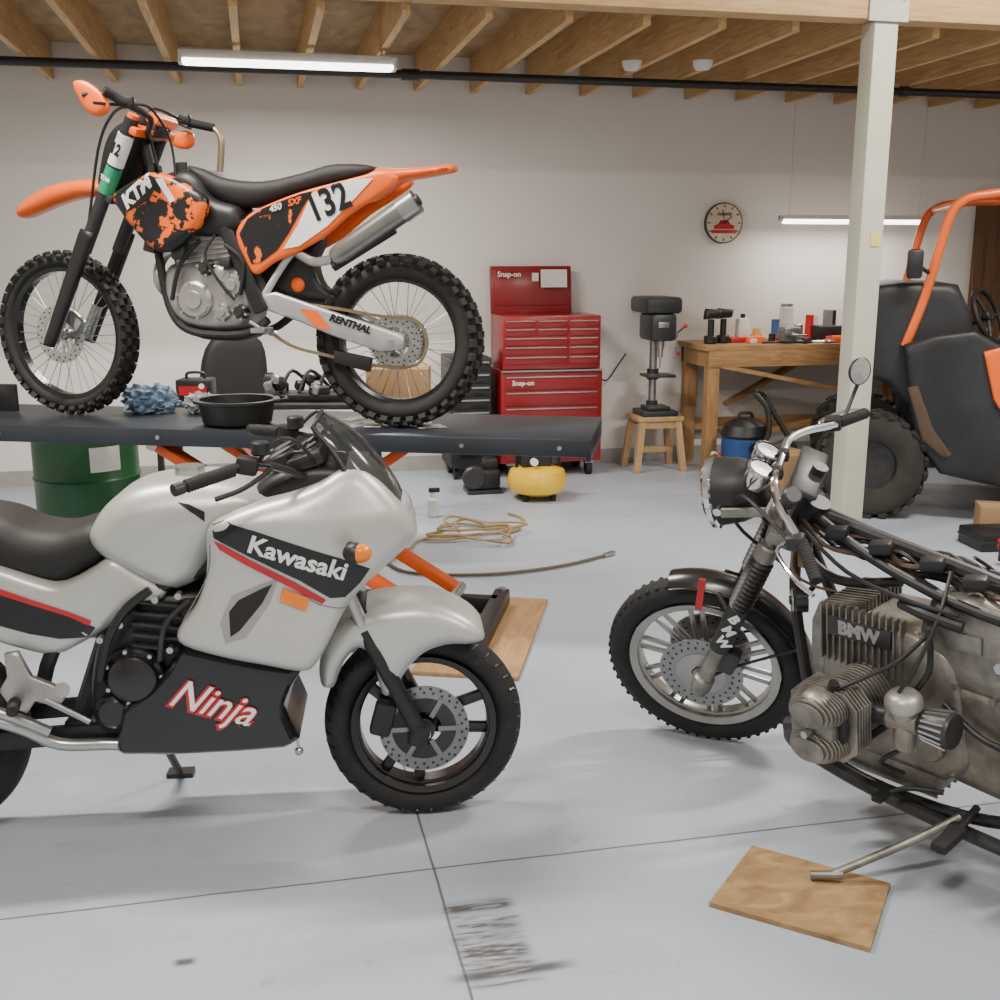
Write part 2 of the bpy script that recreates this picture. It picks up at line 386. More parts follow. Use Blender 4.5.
lamp('fluorescent_shop_light',-1.6,-.4,3.9,3.9,hang=ZC,power=180)
lamp('fluorescent_shop_light',-1.0,.2,.4,3.9,hang=ZC,power=115)
lamp('fluorescent_shop_light',2.4,3.6,.4,3.9,hang=ZC,power=105)
w=bpy.data.worlds.new('world'); w.use_nodes=True; w.node_tree.nodes['Background'].inputs[0].default_value=(1,.95,.88,1); w.node_tree.nodes['Background'].inputs[1].default_value=.15
bpy.context.scene.world=w
# ================================================================== SPORT MOTORCYCLE (silver)
def sport():
    org=W(-.222,2.98); ang=R_(-6.91); E=Elev(org,ang,-1); e=empty('sport_motorcycle',org,(0,0,ang)); cv,ln,p3=E.cv,E.ln,E.p3
    fx=0.0; R=.285
    P=Part('front_wheel',e); c=(fx,0,R)
    tyre(P,c,R,.105,.085,rubber)
    for i in range(40):
        a=2*math.pi*i/40
        for s in (-1,1):
            r1,r2=R-.004,R-.022; P.tube([(r1*math.cos(a)+fx,s*.012,R+r1*math.sin(a)),((R-.0085)*math.cos(a+.05),s*.034,R+(R-.0085)*math.sin(a+.05)),(r2*math.cos(a+.07),s*.047,R+r2*math.sin(a+.07))],.0035,blackd,seg=4,sm=1)
    P.lathe([(.190,-.045),(.208,-.05),(.205,-.03),(.182,-.02),(.182,.02),(.205,.03),(.208,.05),(.190,.045)],c,(0,1,0),blackg,56,closed=True)
    P.cyl((fx,-.05,R),(fx,.05,R),.035,blackg)
    for k in range(3):
        a0=R_(90+k*120+38)
        for s in (-1,1):
            a=a0+s*R_(16); a2=a0+s*R_(40)
            P.beam((fx+.035*math.cos(a2),-.01,R+.035*math.sin(a2)),(fx+.192*math.cos(a),-.01,R+.192*math.sin(a)),.032,.026,blackg,bev=.008,up=(0,1,0))
        P.beam((fx,-.0,R),(fx+.06*math.cos(a0),0,R+.06*math.sin(a0)),.05,.05,blackg,bev=.008,up=(0,1,0))
    P.done()
    P=Part('front_brake',e); disc(P,c,-.065,.128,.092,disk,26)
    P.lathe([(.05,-.068),(.092,-.068),(.092,-.060),(.05,-.060)],c,(0,1,0),darkm,30,closed=True)
    for k in range(6):
        a=k*math.pi/3; P.beam((fx+.04*math.cos(a),-.069,R+.04*math.sin(a)),(fx+.1*math.cos(a),-.069,R+.1*math.sin(a)),.014,.006,disk,up=(0,1,0))
    P.cyl((fx,-.11,R),(fx,.11,R),.018,steel); P.cyl((fx,-.085,R),(fx,-.065,R),.03,darkm)
    P.box((-.115,-.085,.33),(.06,.05,.10),blackp,rot=(0,R_(15),0),bev=.012); P.done()
    P=Part('fork',e)
    for y in (-.105,.105):
        P.cyl((-.005,y,R-.01),(-.16,y,.60),.024,blackp,r2=.023); P.cyl((-.16,y,.60),(-.26,y,.86),.0185,steel); P.cyl((-.02,y,R-.025),(-.01,y,R+.03),.03,blackp)
    P.box((-.17,0,.63),(.05,.2,.03),blackp,rot=(0,R_(-24),0),bev=.008); P.done()
    P=Part('front_fender',e)
    P.pillow(cv(.06,[(322,682),(320,660),(331,634),(355,611),(388,602),(425,600),(455,608),(477,622),(484,635),(470,641),(446,642),(424,650),(406,668),(396,688),(384,692),(378,676),(372,656),(360,645),(347,655),(340,670),(334,684)]),.125,silver,R=.045,e=.07,g=.02); P.done(60)
    P=Part('fairing',e); ol=cv(.19,[(208,530),(225,516),(258,504),(290,496),(318,486),(340,474),(358,472),(376,484),(393,502),(407,520),(416,533),(417,545),(402,558),(380,575),(362,590),(345,612),(330,640),(318,660),(304,669),(262,662),(225,655),(185,643),(179,628),(196,605),(206,575)],3)
    def fw(x,z):
        k=max(0,min(1,(x+.36)/.36)); b=.238*(1-.50*k*k)
        if z>.93: b-=(z-.93)*.45
        d=(z-.80)+(x+.35)*.45; d2=(z-.66)+(x+.35)*.30
        return b+.012*max(-1,min(1,d*16))-.010*max(-1,min(1,d2*16))
    sf=P.pillow(ol,fw,silver,R=.035,e=lambda x,z:fw(x,z)-.035,g=.016)
    P.done(60)
    P=Part('fairing_graphics',e)
    P.decal(ln(.22,[(212,525),(224,520),(255,529),(300,544),(340,558),(370,571),(360,585),(345,599),(330,599),(300,580),(250,556),(214,537)]),sf,-1,blackd)
    P.decal(ln(.22,[(214,540),(222,543),(250,559),(296,582),(326,601),(322,605),(290,587),(245,564),(220,549)]),sf,-1,redg,off=.0025)
    q=E.pt(.23,298,559); P.text('Kawasaki',q[0],q[1],.067,sf,-1,whiteg,rot=R_(-20),off=.004,bold=.0018,sx=1.04)
    P.decal(ln(.23,[(220,622),(231,597),(278,579),(270,604),(246,637),(226,643)]),sf,-1,mat('silver_vent_shade',(.34,.34,.33),.4,.3),off=.0012)  # vent surround is flat: recess shade painted in as darker silver
    P.decal(ln(.23,[(229,612),(238,601),(272,585),(262,604),(240,630),(231,636)]),sf,-1,blackd,off=.003)  # dark of the vent recess painted in as a flat black decal
    P.decal(ln(.23,[(282,589),(309,599),(306,612),(279,602)]),sf,-1,amber,off=.006)
    for ps in ([(210,545),(205,580),(181,625)],[(345,612),(318,605),(300,592)]):
        pts=catmull([E.pt(.22,*a)+(0,) for a in ps],6,False)
        P.tube([(q.x,-(sf(q.x,q.y)+.0006),q.y) for q in pts],.0016,mat('seam_grey',(.2,.2,.2)),seg=6,sm=1)
    P.done()
    P=Part('headlight',e); P.sph((-.055,0,.915),(.035,.09,.05),glass); P.done()
    P=Part('fuel_tank',e)
    st_=P.pillow(cv(.12,[(92,524),(108,503),(135,489),(170,483),(205,482),(245,486),(285,500),(262,515),(232,530),(216,550),(205,572),(190,585),(165,590),(130,574),(100,556),(88,540)]),lambda x,z:.17-.25*max(0,z-.95),silver,R=.065,e=.09,g=.02)
    P.decal(ln(.15,[(178,501),(190,503),(206,510),(206,520),(198,514)]),st_,-1,blackd)
    P.cyl((-.62,0,1.0),(-.62,0,1.045),.04,steel); P.done(60)
    P=Part('seat',e)
    P.pillow(cv(.08,[(-150,498),(-110,497),(-50,508),(0,517),(30,529),(58,532),(78,527),(95,524),(108,537),(112,552),(90,567),(62,581),(30,576),(-10,566),(-80,548),(-150,530)]),.14,vinyl,R=.06,e=.07,g=.02); P.done(60)
    P=Part('tail_fairing',e)
    tl=P.pillow(cv(.14,[(-320,480),(-240,490),(-150,528),(-60,550),(0,567),(35,579),(62,584),(92,569),(112,557),(140,573),(166,588),(158,602),(135,606),(108,628),(85,642),(55,656),(20,650),(-20,637),(-90,604),(-200,560),(-300,510)],3),.155,silver,R=.03,e=.12,g=.02)
    P.decal(ln(.15,[(-200,548),(-60,580),(0,592),(35,604),(70,615),(96,627),(88,637),(60,638),(30,633),(0,625),(-90,590),(-200,556)]),tl,-1,blackd)
    P.decal(ln(.15,[(-200,542),(-60,571),(0,588),(35,600),(72,612),(92,620),(90,625),(70,616),(35,605),(0,594),(-60,579),(-200,547)]),tl,-1,redg,off=.003)
    P.sph((-1.98,0,.93),(.03,.09,.035),redg); P.done(60)
    P=Part('belly_fairing',e)
    bl=P.pillow(ln(.17,[(117,755),(116,735),(122,708),(150,688),(168,668),(180,645),(225,655),(262,662),(304,668),(292,686),(284,706),(290,722),(299,741),(285,748),(240,752),(180,755)]),lambda x,z:.19-.3*max(0,.3-z),blackg,R=.02,e=.15,g=.02)
    q=E.pt(.2,210,705)
    P.text('Ninja',q[0],q[1],.115,bl,-1,redg,rot=R_(-19),shear=.45,off=.004,bold=.006,sx=.9)
    P.text('Ninja',q[0]+.003,q[1]+.002,.115,bl,-1,whiteg,rot=R_(-19),shear=.45,off=.006,bold=.0005,sx=.9)
    P.done()
    P=Part('windscreen',e); mm=15
    prof=catmull([E.pt(0,*q)+(0,) for q in ((322,411),(350,427),(378,453),(400,485),(415,522))],4,False)
    vs=[];fs=[]; K=len(prof)
    for i,pz in enumerate(prof):
        t=i/(K-1); hw=.085+.075*math.sin(min(1,t*1.25)*math.pi/2)
        for j in range(mm):
            a=(j/(mm-1)-.5)*math.pi; yy=hw*math.sin(a); back=(1-math.cos(a))
            vs.append((pz.x-back*(.02+.10*t),yy,pz.y-back*(.03+.045*t)))
    for i in range(K-1):
        for j in range(mm-1): fs.append([i*mm+j,i*mm+j+1,(i+1)*mm+j+1,(i+1)*mm+j])
    P.add(vs,fs,mat('smoked_screen',(.03,.033,.036),.12,0,.02,alpha=.72))
    for j in (0,mm-1): P.tube([vs[i*mm+j] for i in range(K)],.007,blackp,seg=8,sm=1)
    P.tube([vs[j] for j in range(mm)],.005,blackp,seg=6,sm=1)
    P.done(80)
    P=Part('cockpit',e)
    P.pillow(cv(.05,[(248,498),(262,480),(285,466),(315,460),(345,462),(366,474),(345,486),(290,502)]),.13,blackp,R=.03,e=.08)
    for x,y in ((288,457),(314,452)):
        for s in (-.055,.055):
            a=E.pt(0,x,y); P.cyl((a[0],s,a[1]-.03),(a[0]-.02,s,a[1]+.02),.042,blackp,bev=.006); P.cyl((a[0]-.0202,s,a[1]+.0205),(a[0]-.021,s,a[1]+.022),.036,mat('gauge_face',(.2,.2,.2),.2))
    P.box((-.30,0,1.07),(.10,.26,.04),blackp,rot=(0,R_(-20),0),bev=.012); P.done()
    P=Part('handlebars',e)
    for s,(g0,g1) in ((-1,((178,489),(252,464))),(1,((215,476),(262,462)))):
        a=E.pt(.36,*g0); b=E.pt(.24,*g1); A=V3((a[0],s*.36,a[1])); B=V3((b[0],s*.24,b[1])); D=(B-A).normalized(); Cn=V3((-.30,s*.12,1.03))
        P.tube([A,B,Cn],.011,blackp); P.ribs(A+D*.02,A+D*.15,.0175,rubber,16,.08); P.cyl(A-D*.015,A+D*.015,.016,darkm,bev=.003)
        P.box(A+D*.19,(.055,.05,.045),blackp,bev=.01,rot=(0,R_(10),0)); P.cyl(A+D*.23+V3((0,0,.015)),A+D*.23+V3((.0,0,.05)),.024,blackp,bev=.004)
        L1=A+D*.20+V3((.05,0,-.01)); P.tube([A+D*.2+V3((.02,0,0)),L1,L1-D*.1+V3((.02,0,-.02)),L1-D*.16+V3((.0,0,-.03))],.0065,blackp,seg=8)
        P.tube([A+D*.22,A+D*.22+V3((.08,0,.06)),V3((-.25,s*.08,1.0)),V3((-.2,s*.08,.7))],.005,blackp,seg=8)
    for i in range(6): P.tube([(-.36,-.05+.02*i,1.02),(-.34+.02*i,-.1+.03*i,1.09+.01*i),(-.28,-.1+.05*i,1.08),(-.22,-.04+.03*i,1.0)],.004,blackp,seg=6)
    P.done()
    P=Part('turn_signal',e)
    for s in (-1,1):
        a=E.pt(.27,352,552); P.tube([(a[0]-.02,s*.17,a[1]),(a[0]+.01,s*.26,a[1])],.013,blackp,sm=1); P.sph((a[0]+.008,s*.28,a[1]),(.032,.028,.027),blackp); P.sph((a[0]+.022,s*.285,a[1]),(.029,.026,.025),amber)
    P.done()
    P=Part('engine',e)
    P.pillow(cv(.14,[(92,735),(85,700),(92,650),(110,620),(140,595),(175,590),(210,600),(215,650),(200,700),(180,745),(120,745)]),.13,blackp,R=.05,e=.06)
    a=E.pt(.18,132,680); P.lathe([(0,.19),(.05,.19),(.062,.182),(.068,.165),(.075,.16),(.082,.15),(.082,.10)],(a[0],0,a[1]),(0,-1,0),blackg,36)
    for k in range(7): 
        t=k*2*math.pi/7; P.cyl((a[0]+.074*math.cos(t),-.155,a[1]+.074*math.sin(t)),(a[0]+.074*math.cos(t),-.168,a[1]+.074*math.sin(t)),.006,steel,seg=8)
    a=E.pt(.18,112,715); P.lathe([(0,.175),(.035,.175),(.045,.165),(.05,.12)],(a[0],0,a[1]),(0,-1,0),blackg,30)
    for k in range(5):
        a=E.pt(.15,160,605+k*11); P.box((a[0],0,a[1]),(.15,.3,.009),darkm,rot=(0,R_(8),0),bev=.003)
    a=E.pt(.15,190,612); P.box((a[0],-.12,a[1]),(.05,.06,.06),darkm,bev=.01)
    for q in ((155,600),(178,596),(120,625),(100,640),(170,650),(190,640)):
        a=E.pt(.17,*q); P.cyl((a[0],-.15,a[1]),(a[0],-.175,a[1]),.009,steel,seg=10)
    P.tube([p3(.17,150,590),p3(.18,125,610),p3(.18,108,640),p3(.16,100,680)],.012,blackp); P.tube([p3(.17,190,600),p3(.18,165,625),p3(.17,160,660)],.008,darkm)
    P.tube([p3(.12,220,560),p3(.13,130,600),p3(.13,60,640),p3(.12,40,700)],.02,blackp); P.done()
    P=Part('footrest_bracket',e)
    P.pillow(ln(.19,[(5,653),(18,651),(32,676),(58,686),(66,697),(60,706),(36,700),(28,712),(12,706),(0,690),(8,676)]),.012,alu,R=.01,e=.008,yc=-.19,g=.015)
    P.cyl(p3(.19,15,700),p3(.29,12,712),.012,blackp); P.ribs(p3(.21,15,702),p3(.29,12,712),.016,rubber,6)
    P.tube([p3(.2,45,700),p3(.21,70,712),p3(.21,90,722)],.008,steel); P.cyl(p3(.21,62,690),p3(.18,62,690),.02,steel); P.done()
    P=Part('exhaust',e)
    P.tube([p3(.10,230,735),p3(.12,170,748),p3(.14,115,744),p3(.15,60,744),p3(.16,20,728),p3(.18,-60,705),p3(.19,-150,680)],.017,steel,seg=16)
    P.tube([p3(.18,-10,708),p3(.19,-150,675),p3(.19,-330,640)],[.03,.045,.045],steel,seg=24,sm=4)
    P.tube([p3(.16,50,732),p3(.17,10,716),p3(.18,-40,703)],.015,steel,seg=14); P.done()
    P=Part('side_stand',e); P.tube([(-.78,.14,.2),(-.76,.27,.02)],.012,darkm,sm=1); P.box((-.76,.29,.008),(.08,.05,.014),darkm)
    P.tube([p3(.15,296,735),p3(.15,299,748)],.004,steel,sm=1); P.sph(p3(.15,299,751),.012,steel); P.done()
    P=Part('rear_wheel',e); c=(-1.40,0,.30); tyre(P,c,.30,.13,.09,rubber)
    P.lathe([(.20,-.055),(.22,-.06),(.212,-.03),(.19,-.02),(.19,.02),(.212,.03),(.22,.06),(.20,.055)],c,(0,1,0),blackg,56,closed=True)
    P.cyl((-1.4,-.06,.3),(-1.4,.06,.3),.05,blackg)
    for k in range(3):
        a=R_(k*120+20); P.beam((-1.4,0,.3),(-1.4+.2*math.cos(a),0,.3+.2*math.sin(a)),.05,.03,blackg,bev=.01,up=(0,1,0))
    disc(P,c,-.075,.11,.07,steel,20); P.done()
    P=Part('swingarm',e)
    for s in (-1,1): P.beam((-.82,s*.10,.33),(-1.42,s*.10,.3),.03,.055,blackp,bev=.008)
    P.box((-.95,0,.33),(.06,.2,.06),blackp,bev=.01); P.tube([(-.95,0,.35),(-.85,0,.62)],.03,darkm,sm=1)
    P.tube([(-.75,.08,.6),(-1.3,.08,.72),(-1.9,.06,.86)],.014,blackp); P.tube([(-.75,-.08,.6),(-1.3,-.08,.72),(-1.9,-.06,.86)],.014,blackp)
    P.pillow([(-1.25,.62),(-1.55,.66),(-1.8,.62),(-1.95,.5),(-2.0,.52),(-1.9,.74),(-1.5,.76),(-1.2,.70)],.08,blackp,R=.03,e=.06); P.done()
sport()
# ================================================================== DIRT BIKE (orange) on lift
ZT=.915
def knobs(P,c,R,w,n,h,m):
    for i in range(n):
        a=2*math.pi*i/n
        for y,dz,aa in ((0,0,0),(w*.26,-.004,.5),(-w*.26,-.004,.5),(w*.45,-.018,0),(-w*.45,-.018,0)):
            b=a+aa*2*math.pi/n; r=R-h/2+dz; tilt=y/w*1.6
            X=Matrix.Rotation(-b,4,'Y')@Matrix.Translation((r,y,0))@Matrix.Rotation(tilt,4,'Z')
            bm=bmesh.new(); bmesh.ops.create_cube(bm,size=1)
            for v in bm.verts:
                k=.85 if v.co.x>0 else 1; v.co=V3((v.co.x*h,v.co.y*w*.19*k,v.co.z*(2*math.pi*R/n*.52)*k))
            P.addbm(bm,m,Matrix.Translation(V3(c))@X)
def wire_wheel(P,c,Rr,rimm,hub,n=36,hr=.028,yo=.03):
    P.lathe([(Rr-.012,-.02),(Rr+.006,-.028),(Rr,-.012),(Rr-.008,0),(Rr,.012),(Rr+.006,.028),(Rr-.012,.02)],c,(0,1,0),rimm,56,closed=True)
    P.lathe([(0,-yo-.012),(hr*.6,-yo-.012),(hr,-yo),(hr,-yo+.008),(hr*.6,-yo+.014),(hr*.6,yo-.014),(hr,yo-.008),(hr,yo),(hr*.6,yo+.012),(0,yo+.012)],c,(0,1,0),hub,24)
    for i in range(n):
        a=2*math.pi*i/n; s=1 if i%2 else -1; off=R_(38)*(1 if (i//2)%2 else -1); C=V3(c)
        P.tube([C+V3((hr*.9*math.cos(a+off),s*yo*.9,hr*.9*math.sin(a+off))),C+V3(((Rr-.008)*math.cos(a),0,(Rr-.008)*math.sin(a)))],.0018,steel,seg=5,sm=1)
def dirt():
    org=W(-1.857,4.75,ZT+.002); dv=W(-1.857,4.75)-W(-.404,4.46); ang=math.atan2(dv.y,dv.x)
    E=Elev(org,ang,1); e=empty('dirt_motorcycle',org,(0,0,ang)); cv,ln,p3=E.cv,E.ln,E.p3
    knobrub=mat('knobby_rubber',(.022,.021,.020),.8,0,.3,10)
    graph=splat('shroud_graphic',(.012,.012,.014),(.95,.16,.01),13,.535)
    S=Matrix.Translation((-.33,0,0))@Matrix.Rotation(R_(-9),4,'Z')@Matrix.Translation((.33,0,0))
    fx=.028
    P=Part('front_wheel',e,S); c=(fx,0,.352); tyre(P,c,.335,.085,.06,knobrub); knobs(P,c,.352,.10,38,.02,knobrub); wire_wheel(P,c,.275,blackg,steel); P.done(50)
    P=Part('front_brake_disc',e,S); disc(P,c,.05,.125,.08,steel,20)
    for k in range(6):
        a=k*math.pi/3; P.beam((fx+.03*math.cos(a),.048,.352+.03*math.sin(a)),(fx+.085*math.cos(a),.048,.352+.085*math.sin(a)),.012,.005,steel,up=(0,1,0))
    P.box((fx-.10,.065,.41),(.08,.04,.06),steel,rot=(0,R_(-40),0),bev=.01); P.done()
    rx=-1.482; c=(rx,0,.345)
    P=Part('rear_wheel',e); tyre(P,c,.325,.11,.085,knobrub); knobs(P,c,.345,.13,36,.022,knobrub); wire_wheel(P,c,.245,blackg,steel,yo=.04); P.done(50)
    P=Part('sprocket_and_disc',e)
    disc(P,c,.065,.105,.06,steel,20)
    for i in range(48):
        a=2*math.pi*i/48; P.box((rx+.109*math.cos(a),.065,.345+.109*math.sin(a)),(.009,.004,.007),steel,rot=(0,-a,0))
    for k in range(6):
        a=k*math.pi/3; P.beam((rx+.03*math.cos(a),.06,.345+.03*math.sin(a)),(rx+.07*math.cos(a),.065,.345+.07*math.sin(a)),.014,.006,steel,up=(0,1,0))
    disc(P,c,-.06,.10,.06,steel,18); P.cyl((rx,-.12,.345),(rx,.12,.345),.014,steel); P.done()
    P=Part('fork',e,S); top=E.pt(0,140,122); tx=top[0]-.055
    for y in (-.105,.105):
        a=V3((fx-.005,y,.33)); b=V3((tx,y,top[1])); d=(b-a)
        P.cyl(a,a+d*.16,.03,steel,r2=.024); P.cyl(a+d*.05,a+d*.5,.022,blackp); P.cyl(a+d*.42,b,.028,darkm); P.cyl(b,b+d.normalized()*.015,.022,orange)
        P.pillow([(a.x+.03,a.z-.02),(a.x-.02,a.z-.03),(a.x+d.x*.5-.035,a.z+d.z*.5),(a.x+d.x*.5+.03,a.z+d.z*.5+.02)],.018,blackp,R=.02,e=.006,yc=y+.02*(1 if y>0 else -1),g=.03)
    a=V3((fx-.005,.105,.33)); b=V3((tx,.105,top[1])); d=b-a; lean=-math.atan2(-d.x,d.z)
    P.cyl(a+d*.68,a+d*.79,.0325,mat('green_sticker',(.02,.3,.15),.4)); P.cyl(a+d*.80,a+d*.93,.0325,whiteg)
    q=a+d*.865; P.text('12',q.x,q.z,.062,q.y+.0335,1,blackd,dirx=-1,rot=lean,bold=.003,g=0,sx=.75)
    q=a+d*.74; P.text('TEAM',q.x,q.z,.024,q.y+.0335,1,whiteg,dirx=-1,rot=lean,bold=.001,g=0,sx=.75)
    P.cyl((fx,-.11,.352),(fx,.11,.352),.014,steel)
    for k in (.66,.95): 
        q=V3((fx-.005,0,.33)).lerp(V3((tx,0,top[1])),k); P.box(q-V3((.02,0,0)),(.07,.25,.035),orange if k>.8 else darkm,rot=(0,R_(-25),0),bev=.01)
    P.done()
    P=Part('front_fender',e,S)
    P.pillow(cv(.0,[(8,210),(18,198),(42,186),(70,180),(100,180),(110,188),(104,197),(80,198),(54,204),(32,212),(13,218)]),lambda x,z:.065,orange,R=.05,e=.012,g=.02); P.done(60)
    P=Part('number_plate',e,S)
    P.pillow(cv(0.0,[(104,190),(106,165),(114,138),(128,124),(148,122),(146,145),(136,170),(126,190)]),.07,blackp,R=.04,e=.03,g=.02); P.done()
    P=Part('handlebars',e)
    A=E.p3(.37,104,90); Bq=E.p3(-.33,214,128)
    Al=p3(.30,128,105); Br=p3(-.25,185,122); c1=p3(.08,148,135); c2=p3(-.06,160,138)
    P.tube([A,Al,p3(.15,150,118),c1,c2,p3(-.13,170,125),Br,Bq],.0125,darkm,sm=6)
    P.tube([A,A.lerp(Al,.98)],.018,rubber,sm=1,seg=14); P.tube([Bq,Bq.lerp(Br,.9)],.018,rubber,sm=1,seg=14)
    P.tube([p3(.12,152,118),p3(-.1,172,124)],.025,orange,sm=1,seg=12); P.box(p3(0,158,132),(.06,.09,.05),blackp,bev=.01); P.cyl(p3(0,140,130),p3(0,144,116),.03,darkm)
    for q,s in ((Al,1),(Br,-1)):
        P.box(q+V3((0,0,.01)),(.05,.035,.04),blackp,bev=.008); P.tube([q,q+V3((.05,s*.03,0)),q+V3((.05,s*.15,-.01))],.006,blackp,seg=8)
    P.tube([Al,p3(.2,112,115),p3(.1,98,150),p3(.1,84,250),p3(.08,60,310)],.006,blackp); P.tube([Br,p3(0,150,110),p3(.05,156,160),p3(.05,175,200)],.006,blackp)
    P.tube([Al,p3(.2,150,108),p3(.1,170,140),p3(.1,176,180)],.005,blackp); P.tube([p3(-.2,214,128),p3(-.2,221,140),p3(-.2,220,172)],[.009,.014,.014],mat('brass_fitting',(.35,.3,.2),.4,.8)); P.done()
    P=Part('hand_guards',e)
    P.pillow(cv(.40,[(68,82),(78,79),(90,86),(100,96),(103,108),(95,115),(84,112),(76,102)]),.02,orange,R=.03,e=.006,yc=.36,g=.02)
    P.pillow(cv(-.33,[(172,138),(182,132),(195,133),(197,145),(190,150),(178,147)]),.02,orange,R=.03,e=.006,yc=-.30,g=.02)
    P.tube([p3(.38,82,95),p3(.36,100,92),p3(.34,112,98)],.008,blackp); P.done()
    P=Part('fuel_tank',e); P.pillow(cv(.06,[(158,182),(172,172),(190,170),(205,180),(216,198),(240,206),(246,224),(236,237),(205,238),(182,230),(165,215)]),.11,blackp,R=.05,e=.05); P.cyl(p3(0,182,176),p3(0,180,163),.028,blackp); P.done(60)
    P=Part('radiator_shroud',e)
    shp=cv(.16,[(112,196),(128,183),(150,172),(170,176),(188,186),(205,198),(203,218),(190,236),(168,252),(150,247),(132,228),(120,212)])
    sh=P.pillow(shp,.035,graph,R=.04,e=.008,yc=.14,g=.02); P.pillow(shp,.035,graph,R=.04,e=.008,yc=-.14,g=.02)
    P.decal(ln(.17,[(114,197),(128,186),(150,175),(160,180),(150,200),(128,212)]),sh,1,blackd,off=.002)
    q=E.pt(.17,137,193); P.text('KTM',q[0],q[1],.072,sh,1,whiteg,dirx=-1,rot=R_(38),shear=.3,off=.005,bold=.004)
    P.decal(ln(.17,[(156,179),(163,178),(176,200),(171,203)]),sh,1,whiteg,off=.003)
    for s in (1,-1): P.box((E.pt(.1,158,225)[0],s*.10,E.pt(.1,158,225)[1]),(.05,.09,.22),darkm,rot=(0,R_(-15),0),bev=.006)
    P.done()
    P=Part('seat',e); P.pillow(cv(.06,[(187,166),(203,169),(225,178),(262,181),(300,173),(332,164),(368,165),(373,172),(350,182),(305,193),(268,204),(240,207),(215,198),(198,182)]),.085,vinyl,R=.04,e=.05); P.done(60)
    P=Part('side_panels',e)
    sp=cv(.12,[(236,236),(245,218),(262,207),(300,192),(352,178),(386,171),(397,180),(378,196),(352,213),(325,236),(298,252),(275,262),(258,274),(249,268)])
    sd=P.pillow(sp,.015,orange,R=.02,e=.006,yc=.11,g=.02); P.pillow(sp,.015,orange,R=.02,e=.006,yc=-.11,g=.02)
    bk=splat('panel_graphic',(.012,.012,.014),(.95,.16,.01),15,.60,stretch=(1,1,.45))
    P.decal(ln(.12,[(240,234),(248,219),(264,208),(300,194),(313,191),(303,208),(290,232),(278,250),(262,262),(252,264)]),sd,1,bk,off=.002)
    P.decal(ln(.12,[(284,249),(298,226),(313,193),(352,180),(374,178),(354,200),(328,226),(300,246)]),sd,1,whiteg,off=.003)
    P.decal(ln(.12,[(262,209),(300,194.5),(311,192.5),(305,204),(280,212),(258,217)]),sd,1,blackd,off=.003)
    q=E.pt(.12,329,203); P.text('132',q[0],q[1],.145,sd,1,blackd,dirx=-1,rot=R_(22),off=.006,bold=.004,sx=.82)
    q=E.pt(.12,276,208); P.text('450',q[0],q[1],.034,sd,1,whiteg,dirx=-1,rot=R_(14),off=.006,shear=.3,bold=.001); q=E.pt(.12,295,202); P.text('SXF',q[0],q[1],.034,sd,1,orange,dirx=-1,rot=R_(14),off=.006,shear=.3,bold=.001)
    P.done()
    P=Part('rear_fender',e); P.pillow(cv(.04,[(345,176),(370,168),(400,168),(430,166),(451,164),(452,171),(425,177),(400,182),(384,194),(366,202),(352,192)]),.07,orange,R=.03,e=.02); P.done(60)
    P=Part('silencer',e)
    a,b=p3(.15,333,259),p3(.15,415,202); D=(b-a)
    P.tube([a,a+D*.12,a+D*.9,b],[.022,.042,.045,.038],mat('titanium',(.30,.29,.27),.3,.8),seg=20,sm=3); P.tube([a+D*.84,b+D*.02],.048,steel,seg=20,sm=1); P.cyl(b,b+D.normalized()*.02,.022,darkm)
    P.tube([a-V3((0,0,.03)),a.lerp(b,.75)-V3((0,0,.045))],.02,blackp,sm=1)
    P.tube([a,p3(.13,315,262),p3(.10,300,255),p3(.04,285,245),p3(.0,250,245)],.019,steel)
    P.tube([p3(.0,195,245),p3(-.02,165,255),p3(.0,160,285),p3(-.1,190,300),p3(-.12,250,270),p3(-.05,300,262)],.021,steel); P.done()
    P=Part('frame',e)
    for s in (1,-1):
        q=lambda t,x,y:V3((E.pt(t,x,y)[0],s*t,E.pt(t,x,y)[1]))
        P.tube([q(.03,150,165),q(.06,152,210),q(.08,160,262),q(.09,172,312),q(.10,195,332),q(.11,245,334),q(.12,268,320)],.017,blackp)
        P.beam(q(.05,160,180),q(.10,235,240),.03,.05,blackp,bev=.008); P.beam(q(.10,228,232),q(.12,262,312),.03,.06,blackp,bev=.008)
        P.tube([q(.08,235,225),q(.08,300,205),q(.07,380,185)],.012,blackp); P.tube([q(.10,262,300),q(.09,285,262),q(.08,312,230)],.014,mat('frame_light',(.5,.5,.48),.5),sm=3)
    P.cyl(p3(.19,262,330),p3(.12,262,330),.012,steel); P.box(p3(.18,262,330),(.06,.09,.02),steel,bev=.003)
    P.cyl(p3(0,150,165),p3(0,140,125),.03,blackp); P.done()
    P=Part('shock',e); P.ribs(p3(0,305,235),p3(0,282,300),.034,orange,9,.35); P.sph(p3(.05,298,285),(.03,.02,.03),orange)
    P.pillow(cv(0,[(262,262),(300,250),(325,240),(318,262),(325,285),(345,300),(300,300),(275,290)]),.05,blackp,R=.03,e=.03); P.done()
    P=Part('swingarm',e)
    swp=ln(.11,[(256,296),(275,292),(330,311),(388,330),(404,335),(404,350),(380,352),(330,335),(300,322),(260,308)])
    for s in (1,-1): P.pillow(swp,.018,alu if s==-1 else mat('swingarm_alu',(.55,.55,.55),.35,.6),R=.015,e=.008,yc=s*.10,g=.03)
    P.decal(ln(.11,[(300,308),(318,311),(332,330),(316,327)]),lambda x,z:.1185,1,orange)
    q=E.pt(.12,350,324); P.text('RENTHAL',q[0],q[1],.04,.1215,1,blackd,dirx=-1,rot=R_(-17),bold=.002,shear=.2)
    P.done()
